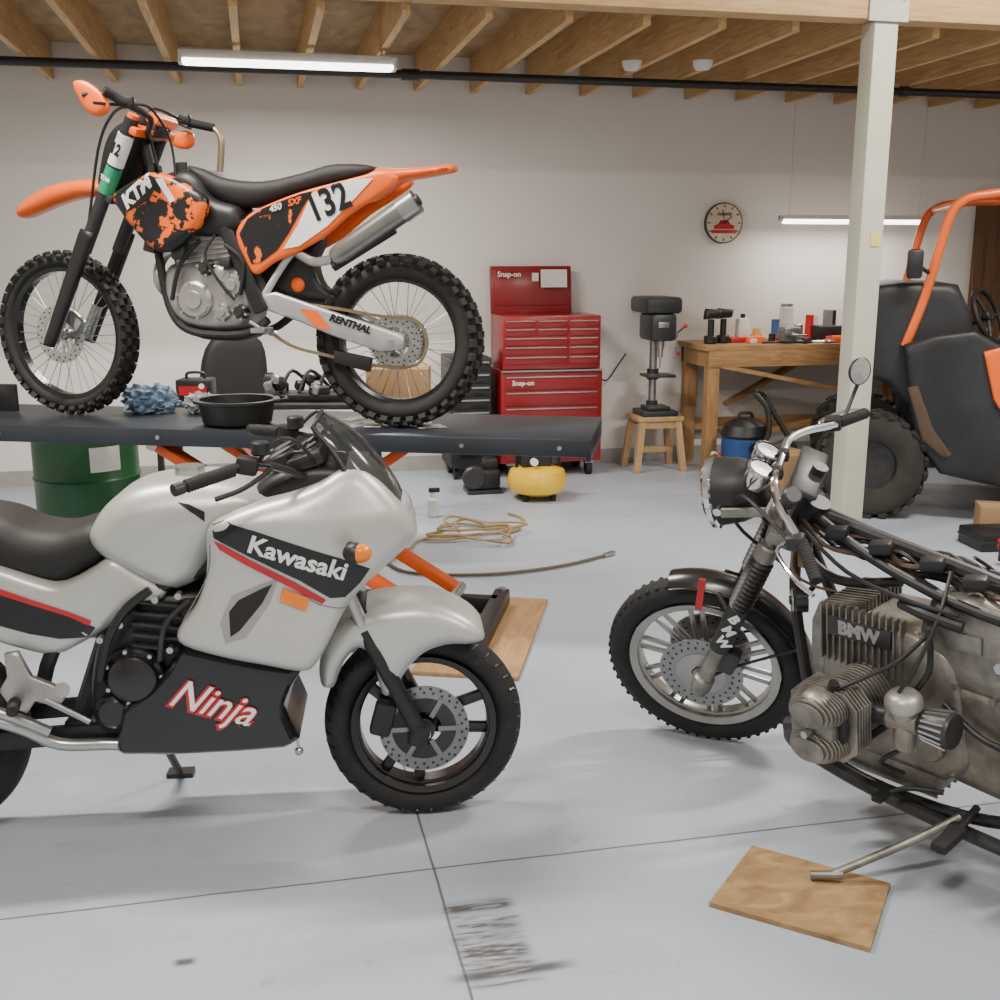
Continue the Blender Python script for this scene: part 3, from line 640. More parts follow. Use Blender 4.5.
    P=Part('chain',e)
    for seq in ([(262,303),(320,306),(380,316),(408,318)],[(262,325),(290,345),(330,356),(380,366),(405,368)],[(405,368),(420,362),(427,343),(421,325),(408,318)]):
        pts=catmull([p3(.075,*k) for k in seq],6,False)
        for i in range(len(pts)-1):
            P.beam(pts[i],pts[i+1],.012,.013 if i%2 else .009,mat('chain_metal',(.32,.26,.16),.4,.7),up=(0,1,0))
    P.prism([(E.pt(.08,a,b)) for a,b in ((335,350),(372,358),(370,372),(335,362))],.06,.095,blackp,bev=.004); P.done()
    P=Part('engine',e)
    P.pillow(cv(.1,[(163,270),(175,262),(205,260),(235,265),(250,280),(252,310),(240,330),(195,330),(172,318),(162,295)]),.105,alu,R=.04,e=.05)
    P.pillow(cv(.08,[(172,240),(190,232),(222,234),(236,248),(238,268),(180,270)]),.08,alu,R=.02,e=.05)
    for k in range(6): a=E.pt(.08,205,240+k*5); P.box((a[0],0,a[1]),(.24,.19,.006),alu,rot=(0,R_(8),0),bev=.002)
    for x,y,r,m_ in ((194,300,.075,alu),(232,285,.045,alu),(240,312,.03,darkm),(205,268,.03,darkm),(222,312,.035,alu)):
        a=E.pt(.12,x,y); P.lathe([(0,.135),(r*.45,.135),(r*.5,.128),(r*.85,.128),(r,.118),(r*1.02,.08)],(a[0],0,a[1]),(0,1,0),m_,30)
        for k in range(6): 
            t=k*math.pi/3+.3; P.cyl((a[0]+r*.95*math.cos(t),.1,a[1]+r*.95*math.sin(t)),(a[0]+r*.95*math.cos(t),.132,a[1]+r*.95*math.sin(t)),.006,steel,seg=8)
    P.tube([p3(.12,200,240),p3(.13,180,265),p3(.13,172,300)],.009,blackp); P.tube([p3(.12,225,245),p3(.13,243,262),p3(.13,240,295)],.008,blackp)
    P.tube([p3(.12,215,235),p3(.14,205,255),p3(.14,218,280),p3(.13,235,300)],.006,blackp); P.box(p3(.10,180,252),(.06,.05,.06),darkm,bev=.01); P.box(p3(.11,226,262),(.05,.04,.04),darkm,bev=.01)
    P.cyl(p3(.03,225,245),p3(.03,258,235),.03,blackp); P.sph(p3(.06,240,250),(.035,.03,.035),alu)
    P.tube([p3(.13,250,322),p3(.15,270,334),p3(.17,276,332)],.007,steel)
    P.pillow(cv(.1,[(172,316),(200,330),(245,333),(240,341),(200,340),(175,326)]),.09,blackp,R=.02,e=.05); P.done()
dirt()
# ================================================================== LIFT TABLE
def lift():
    c1=W(.345,4.12); c2=W(-2.25,4.53); d=(c1-c2).normalized(); n=V3((-d.y,d.x,0)); L=3.1
    ang=math.atan2(d.y,d.x); ctr=c1-d*L/2+n*.31; e=empty('motorcycle_lift_table',ctr,(0,0,ang)); wdt=.62
    tm=mat('lift_paint',(.030,.036,.046),.38,.2,.2,4,bump=.05)
    P=Part('deck',e); P.box((0,0,ZT-.035),(L,wdt,.07),tm,bev=.006)
    P.box((L/2-.01,0,ZT-.045),(.02,wdt*.98,.085),tm,bev=.004)
    for x in (L/2-.12,L/2-.5,L/2-1.2,-.2,-.9): P.cyl((x,-wdt/2-.004,ZT-.035),(x,-wdt/2+.001,ZT-.035),.009,steel,seg=10)
    P.done()
    P=Part('ragged_paper',e); pm=mat('worn_paper',(.40,.40,.38),.8,0,.7,30)
    for i in range(14):
        x,y=.62+random.uniform(-.22,.28),random.uniform(-.12,.2); P.box((x,y,ZT+.001+.0003*i),(random.uniform(.04,.13),random.uniform(.03,.08),.001),pm,rot=(0,0,random.uniform(0,3)))
    P.done()
    om=mat('lift_orange',(.75,.10,.01),.4,0,.1,5)
    P=Part('scissor_arms',e)
    for y in (-.22,.22):
        P.beam((L/2-.62,y,.13),(-.25,y,.84),.04,.09,om,bev=.006,up=(0,1,0)); P.beam((-.25,y*.85,.13),(L/2-.75,y*.85,.84),.04,.09,om,bev=.006,up=(0,1,0))
    P.cyl((.27,-.25,.49),(.27,.25,.49),.02,steel); P.cyl((L/2-.62,-.27,.13),(L/2-.62,.27,.13),.025,steel); P.cyl((-.25,-.27,.84),(-.25,.27,.84),.025,steel)
    P.cyl((-.1,0,.15),(.35,0,.5),.035,darkm); P.done()
    P=Part('base_frame',e)
    for y in (-.27,.27): P.box((.15,y,.055),(1.9,.06,.07),blackp,bev=.005)
    P.box((1.10,0,.055),(.07,.80,.07),blackp,bev=.005); P.box((-.8,0,.055),(.07,.8,.07),blackp,bev=.005); P.box((.75,0,.07),(.05,.55,.05),blackp,bev=.005)
    for y in (-.38,.38): P.cyl((1.1,y,.0205),(1.1,y,.10),.02,steel)
    P.done()
    e2=empty('wheel_chock',ctr+V3((0,0,ZT+.001)),(0,0,ang))
    P=Part('clamp',e2); P.box((-1.43,-.02,.035),(.16,.16,.07),blackp,bev=.01); P.box((-1.22,-.12,.06),(.34,.02,.12),darkm,bev=.004); P.box((-1.22,.08,.06),(.34,.02,.12),darkm,bev=.004); P.cyl((-1.10,-.20,.07),(-1.10,-.12,.07),.02,steel); P.done()
    c=W(-.06,4.5); pw=empty('plywood_sheet',(c.x,c.y,0),(0,0,ang)); P=Part('sheet',pw); P.box((0,0,.009),(.42,1.0,.018),wood('plywood',(.33,.18,.08),(.45,.27,.13),(8,1.5,1)),bev=.002); P.done()
lift()
# ================================================================== VINTAGE BOXER MOTORCYCLE
def boxer():
    org=W(.724,3.44); al=R_(50); fwd=W(.724,3.44)-W(.724+math.cos(al),3.44-math.sin(al)); ang=math.atan2(fwd.y,fwd.x)
    e=empty('vintage_motorcycle',org,(R_(-8),0,ang))
    A=V3((.10,0,0)); rk=R_(28); d=V3((-math.sin(rk),0,math.cos(rk)))
    S=Matrix.Translation(A)@Matrix.Rotation(R_(29),4,d)@Matrix.Translation(-A)
    R=.325; c=(0,0,R); rimm=mat('rim_alloy',(.36,.35,.33),.35,.8,.15,10)
    P=Part('front_wheel',e,S); tyre(P,c,R,.092,.085,rubber)
    for i in range(56):
        a=2*math.pi*i/56
        for s in (-1,1): P.box((( R-.0085)*math.cos(a),s*.022,R+(R-.0085)*math.sin(a)),(.008,.022,.012),rubber,rot=(0,-a,0))
    P.lathe([(.222,-.032),(.246,-.038),(.240,-.024),(.215,-.015),(.215,.015),(.240,.024),(.246,.038),(.222,.032)],c,(0,1,0),rimm,64,closed=True)
    P.cyl((0,-.06,R),(0,.06,R),.05,rimm,bev=.01); P.cyl((0,-.08,R),(0,.08,R),.025,rimm)
    for k in range(10):
        for s in (-1,1):
            a=2*math.pi*k/10; a2=a+s*R_(13); P.beam((.045*math.cos(a),0,R+.045*math.sin(a)),(.22*math.cos(a2),0,R+.22*math.sin(a2)),.016,.012,rimm,bev=.003,up=(0,1,0))
    P.done()
    P=Part('front_brake_disc',e,S)
    for y in (.068,-.068):
        disc(P,c,y,.135,.075,disk,26); P.lathe([(.03,y-.004),(.08,y-.004),(.08,y+.004),(.03,y+.004)],c,(0,1,0),rimm,30,closed=True)
    P.box((-.105,.085,.40),(.06,.05,.09),darkm,rot=(0,R_(-30),0),bev=.012); P.done()
    P=Part('fork',e,S)
    for y in (-.098,.098):
        b=V3((0.0,y,R-.03)); f=lambda t:b+d*t
        P.cyl(f(-.03),f(.20),.026,oldalu,r2=.023,bev=.005); P.cyl(f(-.01),f(.05),.033,oldalu,bev=.008)
        P.cyl(f(.18),f(.37),.032,blackp,bev=.004); P.ribs(f(.37),f(.56),.037,blackp,11,.22); P.cyl(f(.54),f(.82),.0185,oldalu); P.cyl(f(.56),f(.62),.032,oldalu,bev=.006)
    P.done()
    P=Part('triple_clamps',e,S)
    for t,hh in ((.645,.045),(.82,.02)):
        q=V3((0,0,R-.03))+d*t-V3((.02,0,0)); P.box(q,(.08,.24,hh),darkm if t>.7 else oldalu,rot=(0,-rk,0),bev=.012)
    P.cyl(V3((-.045,0,R-.03))+d*.62,V3((-.045,0,R-.03))+d*.84,.022,blackp); P.done()
    P=Part('fork_lettering',e,S)
    for i,ch in enumerate('BMW'):
        q=V3((0,.098,R-.03))+d*(.335-.05*i)
        P.text(ch,q.x,q.z,.045,.1315,1,whiteg,dirx=-1,rot=R_(-62),bold=.0025,g=0)
    P.done()
    P=Part('front_fender',e,S); n=26; mm=9; vs=[]
    for i in range(n+1):
        a=R_(80+i*112/n)
        for j in range(mm):
            b=(j/(mm-1)-.5)*2; r=R+.026-.030*b*b; vs.append((r*math.cos(a),b*.055,R+r*math.sin(a)))
    fs=[[i*mm+j,i*mm+j+1,(i+1)*mm+j+1,(i+1)*mm+j] for i in range(n) for j in range(mm-1)]
    P.add(vs,fs,blackg)
    for y in (0,mm-1): P.tube([vs[i*mm+y] for i in range(n+1)],.004,blackg,seg=6,sm=1)
    for s in (-1,1): P.tube([(-.10,s*.058,R+.31),(-.14,s*.10,R+.26)],.008,blackp,sm=1); P.tube([(-.31,s*.055,R+.10),(-.12,s*.09,R+.05),(-.02,s*.098,R)],.005,blackp,sm=3)
    P.done(60)
    P=Part('headlight',e,S); hc=V3((-.16,0,.965)); h=V3((1,0,-.06)).normalized()
    P.lathe([(0,-.13),(.04,-.125),(.075,-.10),(.094,-.05),(.10,0),(.102,.02)],hc,h,blackp,36)
    P.lathe([(.102,.015),(.110,.02),(.110,.035),(.098,.045),(.092,.04)],hc,h,chrome,36); P.lathe([(.094,.038),(.06,.052),(0,.058)],hc,h,glass,36); P.lathe([(.09,.03),(.04,-.03),(0,-.04)],hc,h,chrome,30)
    for s in (-1,1): P.box(hc+V3((-.07,s*.105,-.01)),(.13,.012,.03),oldalu,bev=.004); P.cyl(hc+V3((0,s*.09,0)),hc+V3((0,s*.12,0)),.012,chrome)
    P.done()
    P=Part('gauges',e,S)
    for s in (-1,1):
        g=V3((-.28,s*.052,1.05)); gd=V3((-.55,0,.85)).normalized(); P.lathe([(0,-.05),(.03,-.045),(.038,-.02),(.039,.01),(.042,.012),(.042,.02),(.036,.022)],g,gd,chrome,28); P.lathe([(.037,.019),(0,.02)],g,gd,blackg,28)
    P.done()
    P=Part('handlebars',e,S)
    P.tube([(-.46,.38,.93),(-.43,.30,.96),(-.36,.20,1.03),(-.335,.12,1.06),(-.33,.05,1.055),(-.33,-.05,1.055),(-.335,-.12,1.06),(-.37,-.20,1.045),(-.44,-.30,1.01),(-.50,-.40,.985)],.0115,chrome,sm=5)
    for s,a,b in ((1,(-.47,.39,.925),(-.42,.275,.97)),(-1,(-.51,-.42,.98),(-.445,-.31,1.008))):
        P.ribs(a,b,.0175,rubber,14,.1); b=V3(b); P.box(b+V3((.015,0,0)),(.05,.04,.045),darkm,bev=.01)
        P.tube([b+V3((.02,s*-.01,0)),b+V3((.06,s*.03,-.01)),b+V3((0,s*.13,-.03)),b+V3((-.05,s*.17,-.05))],.006,chrome)
        P.tube([b+V3((.03,0,0)),V3((-.24,s*.12,1.02)),V3((-.2,s*.08,.90)),V3((-.3,s*.05,.75))],.0055,blackp)
    for q in ((-.33,.05,1.05),(-.33,-.05,1.05)): P.box(q,(.03,.03,.035),darkm,bev=.006)
    P.cyl((-.37,.17,1.03),(-.40,.20,1.07),.026,darkm,bev=.005)
    P.tube([(-.46,-.34,1.01),(-.48,-.40,1.05),(-.50,-.42,1.09)],.006,blackp)
    mn=V3((-.75,.62,.1)).normalized(); mc=V3((-.505,-.425,1.12))
    P.lathe([(0,-.014),(.038,-.010),(.043,0),(.040,.004)],mc,mn,blackp,28); P.lathe([(.040,.002),(0,.003)],mc,mn,chrome,28); P.done()
    P=Part('frame',e)
    hd1=V3((-.43,0,.93)); hd2=V3((-.36,0,.79)); P.cyl(hd1,hd2,.035,blackp)
    P.tube([(-.41,0,.89),(-.6,0,.86),(-.95,0,.80),(-1.15,0,.74)],.022,blackp)
    for s in (-1,1):
        P.tube([(-.37,s*.02,.82),(-.39,s*.07,.68),(-.44,s*.11,.50),(-.50,s*.13,.30),(-.6,s*.14,.20),(-.95,s*.14,.20),(-1.2,s*.13,.30),(-1.22,s*.12,.5),(-1.15,s*.1,.74)],.0165,blackp)
        P.tube([(-.42,s*.02,.90),(-.7,s*.08,.81),(-1.05,s*.12,.76),(-1.6,s*.12,.76)],.014,blackp)
        P.tube([(-1.2,s*.12,.36),(-1.35,s*.13,.56),(-1.45,s*.12,.74)],.013,blackp); P.cyl((-1.42,s*.13,.74),(-1.46,s*.12,.36),.03,chrome)
    P.tube([(-.37,.03,.80),(-.5,.03,.72),(-.7,.03,.76)],.014,blackp); P.done()
    P=Part('wiring',e); wb=mat('wire_brown',(.08,.045,.03),.6)
    for i in range(14):
        y0=random.uniform(-.05,.07); z=random.uniform(.84,.88); pts=[(-.40,y0*.5,.88)]
        for k in range(1,8): pts.append((-.40-.1*k+random.uniform(-.02,.02),y0+random.uniform(-.03,.03),z-.016*k+random.uniform(-.02,.025)))
        P.tube(pts,random.choice([.004,.006,.008]),random.choice([blackp,blackp,blackp,vinyl,wb]),seg=6,sm=4)
    for x,y,z in ((-.52,.05,.87),(-.66,.06,.86),(-.80,.05,.84),(-.92,.06,.82)): P.box((x,y,z),(.06,.045,.035),blackp,bev=.008,rot=(0,.1,.3))
    P.tube([(-.40,.06,.86),(-.44,.15,.78),(-.50,.14,.74),(-.55,.10,.72)],.004,wb,seg=6)
    P.tube([(-.42,.08,.88),(-.6,.13,.80),(-.8,.15,.77),(-.92,.14,.76)],.006,blackp,seg=8); P.box((-.42,.06,.78),(.035,.035,.06),mat('brass',(.25,.16,.07),.4,.7),bev=.006); P.done()
    ex=-.655; ez=.455
    P=Part('engine_block',e)
    P.pillow([(-.50,.26),(-.50,.46),(-.53,.62),(-.56,.66),(-.78,.665),(-.90,.62),(-.95,.32),(-.88,.26)],.125,oldalu,R=.03,e=.10,g=.03)
    for i in range(13):
        y=-.108+i*.018; P.pillow([(-.465,.40),(-.475,.62),(-.50,.68),(-.62,.695),(-.62,.40)],.0045,oldalu,R=.01,e=.003,yc=y,g=.05)
    for i in range(13):
        P.box((-.52-.020*i,.122,.61),(.006,.030,.17),oldalu,bev=.003)
    P.box((-.64,.134,.635),(.19,.012,.055),darkm,bev=.003); P.text('BMW',-.64,.635,.052,.1415,1,alu,dirx=-1,bold=.003,g=0)
    P.box((-.47,0,.34),(.06,.20,.14),oldalu,bev=.02); P.cyl((-.44,0,.45),(-.49,0,.45),.07,oldalu,bev=.01)
    P.box((-.66,0,.245),(.40,.24,.08),oldalu,bev=.02)
    for i in range(7): P.box((-.66,-.1+.033*i,.20),(.38,.008,.02),oldalu,bev=.002)
    P.cyl((-.57,.11,.33),(-.57,.14,.33),.03,oldalu,bev=.006); P.cyl((-.85,.11,.36),(-.85,.15,.36),.035,oldalu,bev=.006)
    P.done()
    P=Part('gearbox_and_air_filter_housing',e)
    P.pillow([(-.80,.54),(-.79,.68),(-.82,.765),(-.92,.79),(-1.05,.77),(-1.13,.69),(-1.13,.52)],.115,oldalu,R=.04,e=.08,g=.025)
    P.pillow([(-.86,.26),(-.86,.56),(-1.0,.56),(-1.18,.50),(-1.20,.30),(-1.1,.24)],.11,oldalu,R=.04,e=.07,g=.03)
    P.cyl((-.84,.08,.73),(-.84,.13,.73),.025,blackp); P.tube([(-.76,.13,.75),(-.84,.15,.745),(-.93,.14,.73)],.016,blackp)
    P.box((-.92,.118,.68),(.10,.01,.05),oldalu,bev=.004); P.cyl((-1.02,.115,.64),(-1.02,.128,.64),.016,steel,seg=6)
    P.tube([(-.88,.13,.5),(-.98,.135,.44),(-1.1,.13,.42)],.009,blackp); P.tube([(-.84,.14,.70),(-.86,.17,.60),(-.80,.19,.50)],.008,blackp)
    for x,z in ((-.90,.55),(-.90,.30),(-1.0,.54),(-1.1,.30)): P.cyl((x,.10,z),(x,.122,z),.009,steel,seg=6)
    P.done()
    P=Part('cylinder',e)
    for s in (1,-1):
        for i in range(9): P.pillow([(ex+.085*math.cos(t),ez+.092*math.sin(t)) for t in [k*math.pi/12 for k in range(24)]],.0035,oldalu,R=.01,e=.002,yc=s*(.13+i*.0145),g=.06)
        P.cyl((ex,s*.11,ez),(ex,s*.29,ez),.062,darkm)
        for i in range(6):
            P.pillow([(ex+x_,ez+z_) for x_,z_ in ((-.10,-.06),(-.10,.06),(-.06,.10),(.06,.10),(.10,.06),(.10,-.06),(.06,-.10),(-.06,-.10))],.0035,oldalu,R=.012,e=.002,yc=s*(.263+i*.0125),g=.05)
        P.cyl((ex,s*.26,ez),(ex,s*.35,ez),.08,darkm)
        for zz in (-.050,.050):
            P.lathe([(.054,.33),(.056,.35),(.052,.372),(.039,.388),(.02,.396),(0,.397)],(ex,0,ez+zz),(0,s,0),oldalu,28)
            for i in range(8): 
                sc_=math.sqrt(max(.05,1-(i/9)**2)); P.pillow([(ex+(.080*sc_)*math.cos(t),ez+zz+(.052*sc_)*math.sin(t)) for t in [k*math.pi/10 for k in range(20)]],.0026,oldalu,R=.008,e=.0018,yc=s*(.335+i*.0095),g=.05)
        P.cyl((ex,s*.39,ez),(ex,s*.415,ez),.011,steel,seg=6); P.box((ex,s*.36,ez),(.12,.04,.05),oldalu,bev=.01)
        for dx in (-.06,.06): P.cyl((ex+dx,s*.12,ez-.075),(ex+dx,s*.26,ez-.075),.012,darkm)
        P.tube([(ex+.08,s*.30,ez-.05),(ex+.13,s*.30,ez-.07)],.026,darkm,sm=1)
        P.tube([(ex-.03,s*.32,ez+.10),(ex-.08,s*.28,ez+.13),(ex-.14,s*.2,ez+.17),(ex-.18,s*.12,ez+.23)],.006,blackp); P.cyl((ex-.01,s*.32,ez+.07),(ex-.03,s*.32,ez+.12),.014,blackp)
    P.done()
    P=Part('carburettor',e)
    for s in (1,-1):
        P.cyl((ex-.09,s*.24,ez+.02),(ex-.14,s*.235,ez+.025),.026,blackp); P.cyl((ex-.13,s*.235,ez+.025),(ex-.22,s*.225,ez+.03),.032,oldalu,bev=.006)
        P.lathe([(0,.085),(.02,.085),(.036,.078),(.046,.066),(.048,.056),(.048,.043),(.040,.038),(.036,.02),(.03,0)],(ex-.175,s*.23,ez+.025),(0,.1*s,1),alu,28)
        P.lathe([(0,-.075),(.024,-.075),(.028,-.065),(.030,0)],(ex-.175,s*.23,ez+.02),(0,0,1),oldalu,24)
        P.lathe([(0,0),(.034,0),(.038,.012),(.048,.075),(.044,.085),(0,.087)],(ex-.22,s*.225,ez+.03),(-1,.0,.05),darkm,28)
        for k in range(18):
            t=k*math.pi/9; P.beam((ex-.232,s*.225+.039*math.cos(t),ez+.03+.039*math.sin(t)),(ex-.295,s*.225+.049*math.cos(t),ez+.034+.049*math.sin(t)),.005,.005,steel)
        P.tube([(ex-.17,s*.235,ez-.06),(ex-.12,s*.25,ez-.11),(ex-.15,s*.19,ez-.16)],.006,blackp)
        P.tube([(ex-.17,s*.25,ez+.11),(ex-.20,s*.22,ez+.18),(ex-.22,s*.15,ez+.30),(ex-.2,s*.06,ez+.38)],.005,blackp)
    P.done()
    P=Part('horn',e); P.lathe([(0,.03),(.012,.03),(.014,.018),(.03,.02),(.036,.012),(.036,-.02),(0,-.025)],(-.45,.13,.68),(.7,.6,0),blackg,24); P.lathe([(.026,.021),(.03,.024),(.034,.02)],(-.45,.13,.68),(.7,.6,0),steel,24); P.tube([(-.45,.11,.68),(-.45,.06,.70)],.008,blackp,sm=1); P.done()
    P=Part('footpegs_and_stand',e)
    for s in (1,-1):
        P.tube([(-.98,s*.14,.24),(-.98,s*.24,.22)],.01,blackp,sm=1); P.box((-.98,s*.28,.22),(.04,.11,.025),rubber,bev=.006)
    P.tube([(-.90,.16,.26),(-.82,.20,.26),(-.78,.25,.25)],.007,blackp); P.box((-.78,.26,.25),(.03,.05,.02),rubber,bev=.005)
    P.tube([(-.94,.15,.20),(-.86,.28,.15),(-.75,.455,.096)],.011,oldalu); P.tube([(-.775,.43,.097),(-.715,.485,.098)],.012,oldalu,sm=1)
    P.tube([(-1.12,.15,.20),(-1.18,.17,.12),(-1.24,.17,.06)],.014,blackp); P.done()
    P=Part('exhaust',e)
    for s in (1,-1): P.tube([(ex+.11,s*.30,ez-.06),(ex+.13,s*.28,.33),(ex+.02,s*.19,.22),(ex-.2,s*.17,.18),(-1.2,s*.2,.19)],.019,darkm,sm=5); P.tube([(-1.2,s*.2,.19),(-1.3,s*.22,.2),(-1.85,s*.24,.28)],[.02,.042,.042],chrome,seg=20)
    P.done()
    P=Part('rear_wheel',e); c=(-1.48,0,.325); tyre(P,c,.325,.11,.085,rubber)
    P.lathe([(.222,-.036),(.246,-.042),(.240,-.024),(.215,-.015),(.215,.015),(.240,.024),(.246,.042),(.222,.036)],c,(0,1,0),rimm,56,closed=True); P.cyl((-1.48,-.07,.325),(-1.48,.07,.325),.09,rimm,bev=.01)
    for k in range(10):
        for s in (-1,1):
            a=2*math.pi*k/10; a2=a+s*R_(13); P.beam((-1.48+.08*math.cos(a),0,.325+.08*math.sin(a)),(-1.48+.22*math.cos(a2),0,.325+.22*math.sin(a2)),.016,.012,rimm,up=(0,1,0))
    P.beam((-1.05,-.09,.34),(-1.48,-.09,.325),.05,.06,blackp,bev=.01); P.beam((-1.05,.09,.34),(-1.48,.09,.325),.03,.05,blackp,bev=.01); P.done()
    P=Part('tie_down_strap',e,S); P.beam((-.06,.145,.64),(-.09,.145,.75),.008,.020,redg); P.done()
boxer()
# ================================================================== OFF-ROAD BUGGY
def buggy():
    ang=R_(154); org=V3((3.70,6.12,0)); E=Elev(org,ang,1); e=empty('utility_buggy',org,(0,0,ang)); cv,ln,p3=E.cv,E.ln,E.p3
    bp=mat('buggy_body',(.018,.020,.023),.5,0,.3,5,bump=.1)
    knob=mat('buggy_tyre',(.030,.027,.023),.85,0,.3,10)
    Rw=.33
    for nm,x,y in (('front_wheel_near',0,0),('front_wheel_far',0,-1.15),('rear_wheel_near',-1.95,0),('rear_wheel_far',-1.95,-1.15)):
        P=Part(nm,e); c=(x,y,Rw)
        P.lathe([(.15,-.10),(.20,-.125),(.27,-.13),(.305,-.115),(.315,-.06),(.318,0),(.315,.06),(.305,.115),(.27,.13),(.20,.125),(.15,.10)],c,(0,1,0),knob,48)
        for i in range(22):
            a=2*math.pi*i/22
            for yy,aa in ((-.035,.5),(.035,0),(-.10,0),(.10,.5)):
                b=a+aa*2*math.pi/22; X=Matrix.Translation(V3(c))@Matrix.Rotation(-b,4,'Y')@Matrix.Translation((.318,yy,0))@Matrix.Rotation(.35*(1 if yy>0 else -1),4,'X')
                bm=bmesh.new(); bmesh.ops.create_cube(bm,size=1)
                for v in bm.verts: v.co=V3((v.co.x*.026,v.co.y*.055,v.co.z*.045))
                P.addbm(bm,knob,X)
        P.lathe([(0,-.04),(.14,-.04),(.155,-.10),(.165,-.10),(.165,.10),(.155,.10),(.14,.05),(.05,.045),(0,.045)],c,(0,1,0),darkm,32)
        P.cyl((x,y-.3 if y==0 else y+.3,Rw),(x,y,Rw),.025,darkm); P.done()
    P=Part('body',e)
    P.pillow(ln(.05,[(868,300),(874,287),(905,283),(960,285),(972,312),(978,340),(960,392),(928,420),(905,405),(890,385),(870,378)]),.56,bp,R=.05,e=.52,yc=-.55,g=.05)
    pp=ln(.1,[(905,345),(935,335),(975,330),(1010,350),(1035,400),(1040,470),(1000,488),(940,474),(915,440)])
    P.pillow(pp,.10,bp,R=.03,e=.06,yc=.02,g=.04); P.pillow(pp,.10,bp,R=.03,e=.06,yc=-1.15,g=.04)
    P.box((-.98,-.57,.36),(1.3,1.1,.10),bp,bev=.02); P.box((-1.75,-.57,.62),(.9,1.1,.45),bp,bev=.06); P.box((-2.0,-.57,.95),(.9,1.15,.22),bp,bev=.03)
    P.done()
    P=Part('trim_panel',e)
    P.pillow(ln(.14,[(984,352),(1000,348),(1040,360),(1060,410),(1010,425),(994,400)]),.02,orange,R=.02,e=.01,yc=.13,g=.04)
    P.pillow(ln(.14,[(908,388),(918,386),(934,430),(952,455),(944,460),(922,440)]),.02,mat('mud_brown',(.09,.06,.04),.8),R=.02,e=.01,yc=.12,g=.04)
    P.done()
    P=Part('roll_cage',e); og=mat('cage_orange',(.85,.13,.01),.35,0,.1,4,coat=.3)
    for y in (.02,-1.17):
        pts=[E.pt(.02,*q) for q in ((905,346),(925,296),(948,222),(962,202),(985,195),(1040,192),(1180,200),(1240,240),(1270,330),(1280,400))]
        P.tube([(q[0],y,q[1]) for q in pts],.028,og,seg=14)
        pts=[E.pt(.02,*q) for q in ((1140,198),(1130,260),(1110,360))]; P.tube([(q[0],y,q[1]) for q in pts],.026,og,seg=14)
    for q in ((962,203),(1180,202)):
        t=E.pt(.02,*q); P.tube([(t[0],.02,t[1]),(t[0],-1.17,t[1])],.026,og,sm=1,seg=14)
    t=E.pt(.02,925,296); P.tube([(t[0],.02,t[1]),(t[0],-1.17,t[1])],.022,bp,sm=1,seg=12); P.done()
    P=Part('seats',e)
    for y in (-.30,-.85): P.box((-1.35,y,.72),(.45,.45,.16),vinyl,bev=.05); P.box((-1.62,y,1.12),(.16,.45,.75),vinyl,rot=(0,R_(-12),0),bev=.05)
    P.done()
    P=Part('steering_wheel',e); c=p3(-.22,988,316); ax=V3((-.75,.45,.4)).normalized(); x,y,z=basis(ax)
    P.tube([c+(x*math.cos(t)+y*math.sin(t))*.17 for t in [k*math.pi/10 for k in range(20)]],.016,blackp,closed=True,sm=2)
    for t in (0,2.1,4.2): P.tube([c,c+(x*math.cos(t)+y*math.sin(t))*.16],.012,darkm,sm=1)
    P.cyl(c,c-ax*.35,.02,darkm); P.cyl(c-ax*.02,c+ax*.02,.04,blackp,bev=.008); P.done()
    P=Part('side_mirror',e); q=p3(.12,915,264); P.box(q,(.09,.05,.17),blackp,bev=.02); P.tube([q,q+V3((-.04,-.05,-.02)),p3(.02,932,275)],.012,blackp); P.done()
    P=Part('headlights',e)
    q=E.pt(-.2,872,318)
    for y in (-.2,-.95): P.sph((q[0]+.0,y,q[1]),(.06,.13,.05),glass)
    P.done()
buggy()
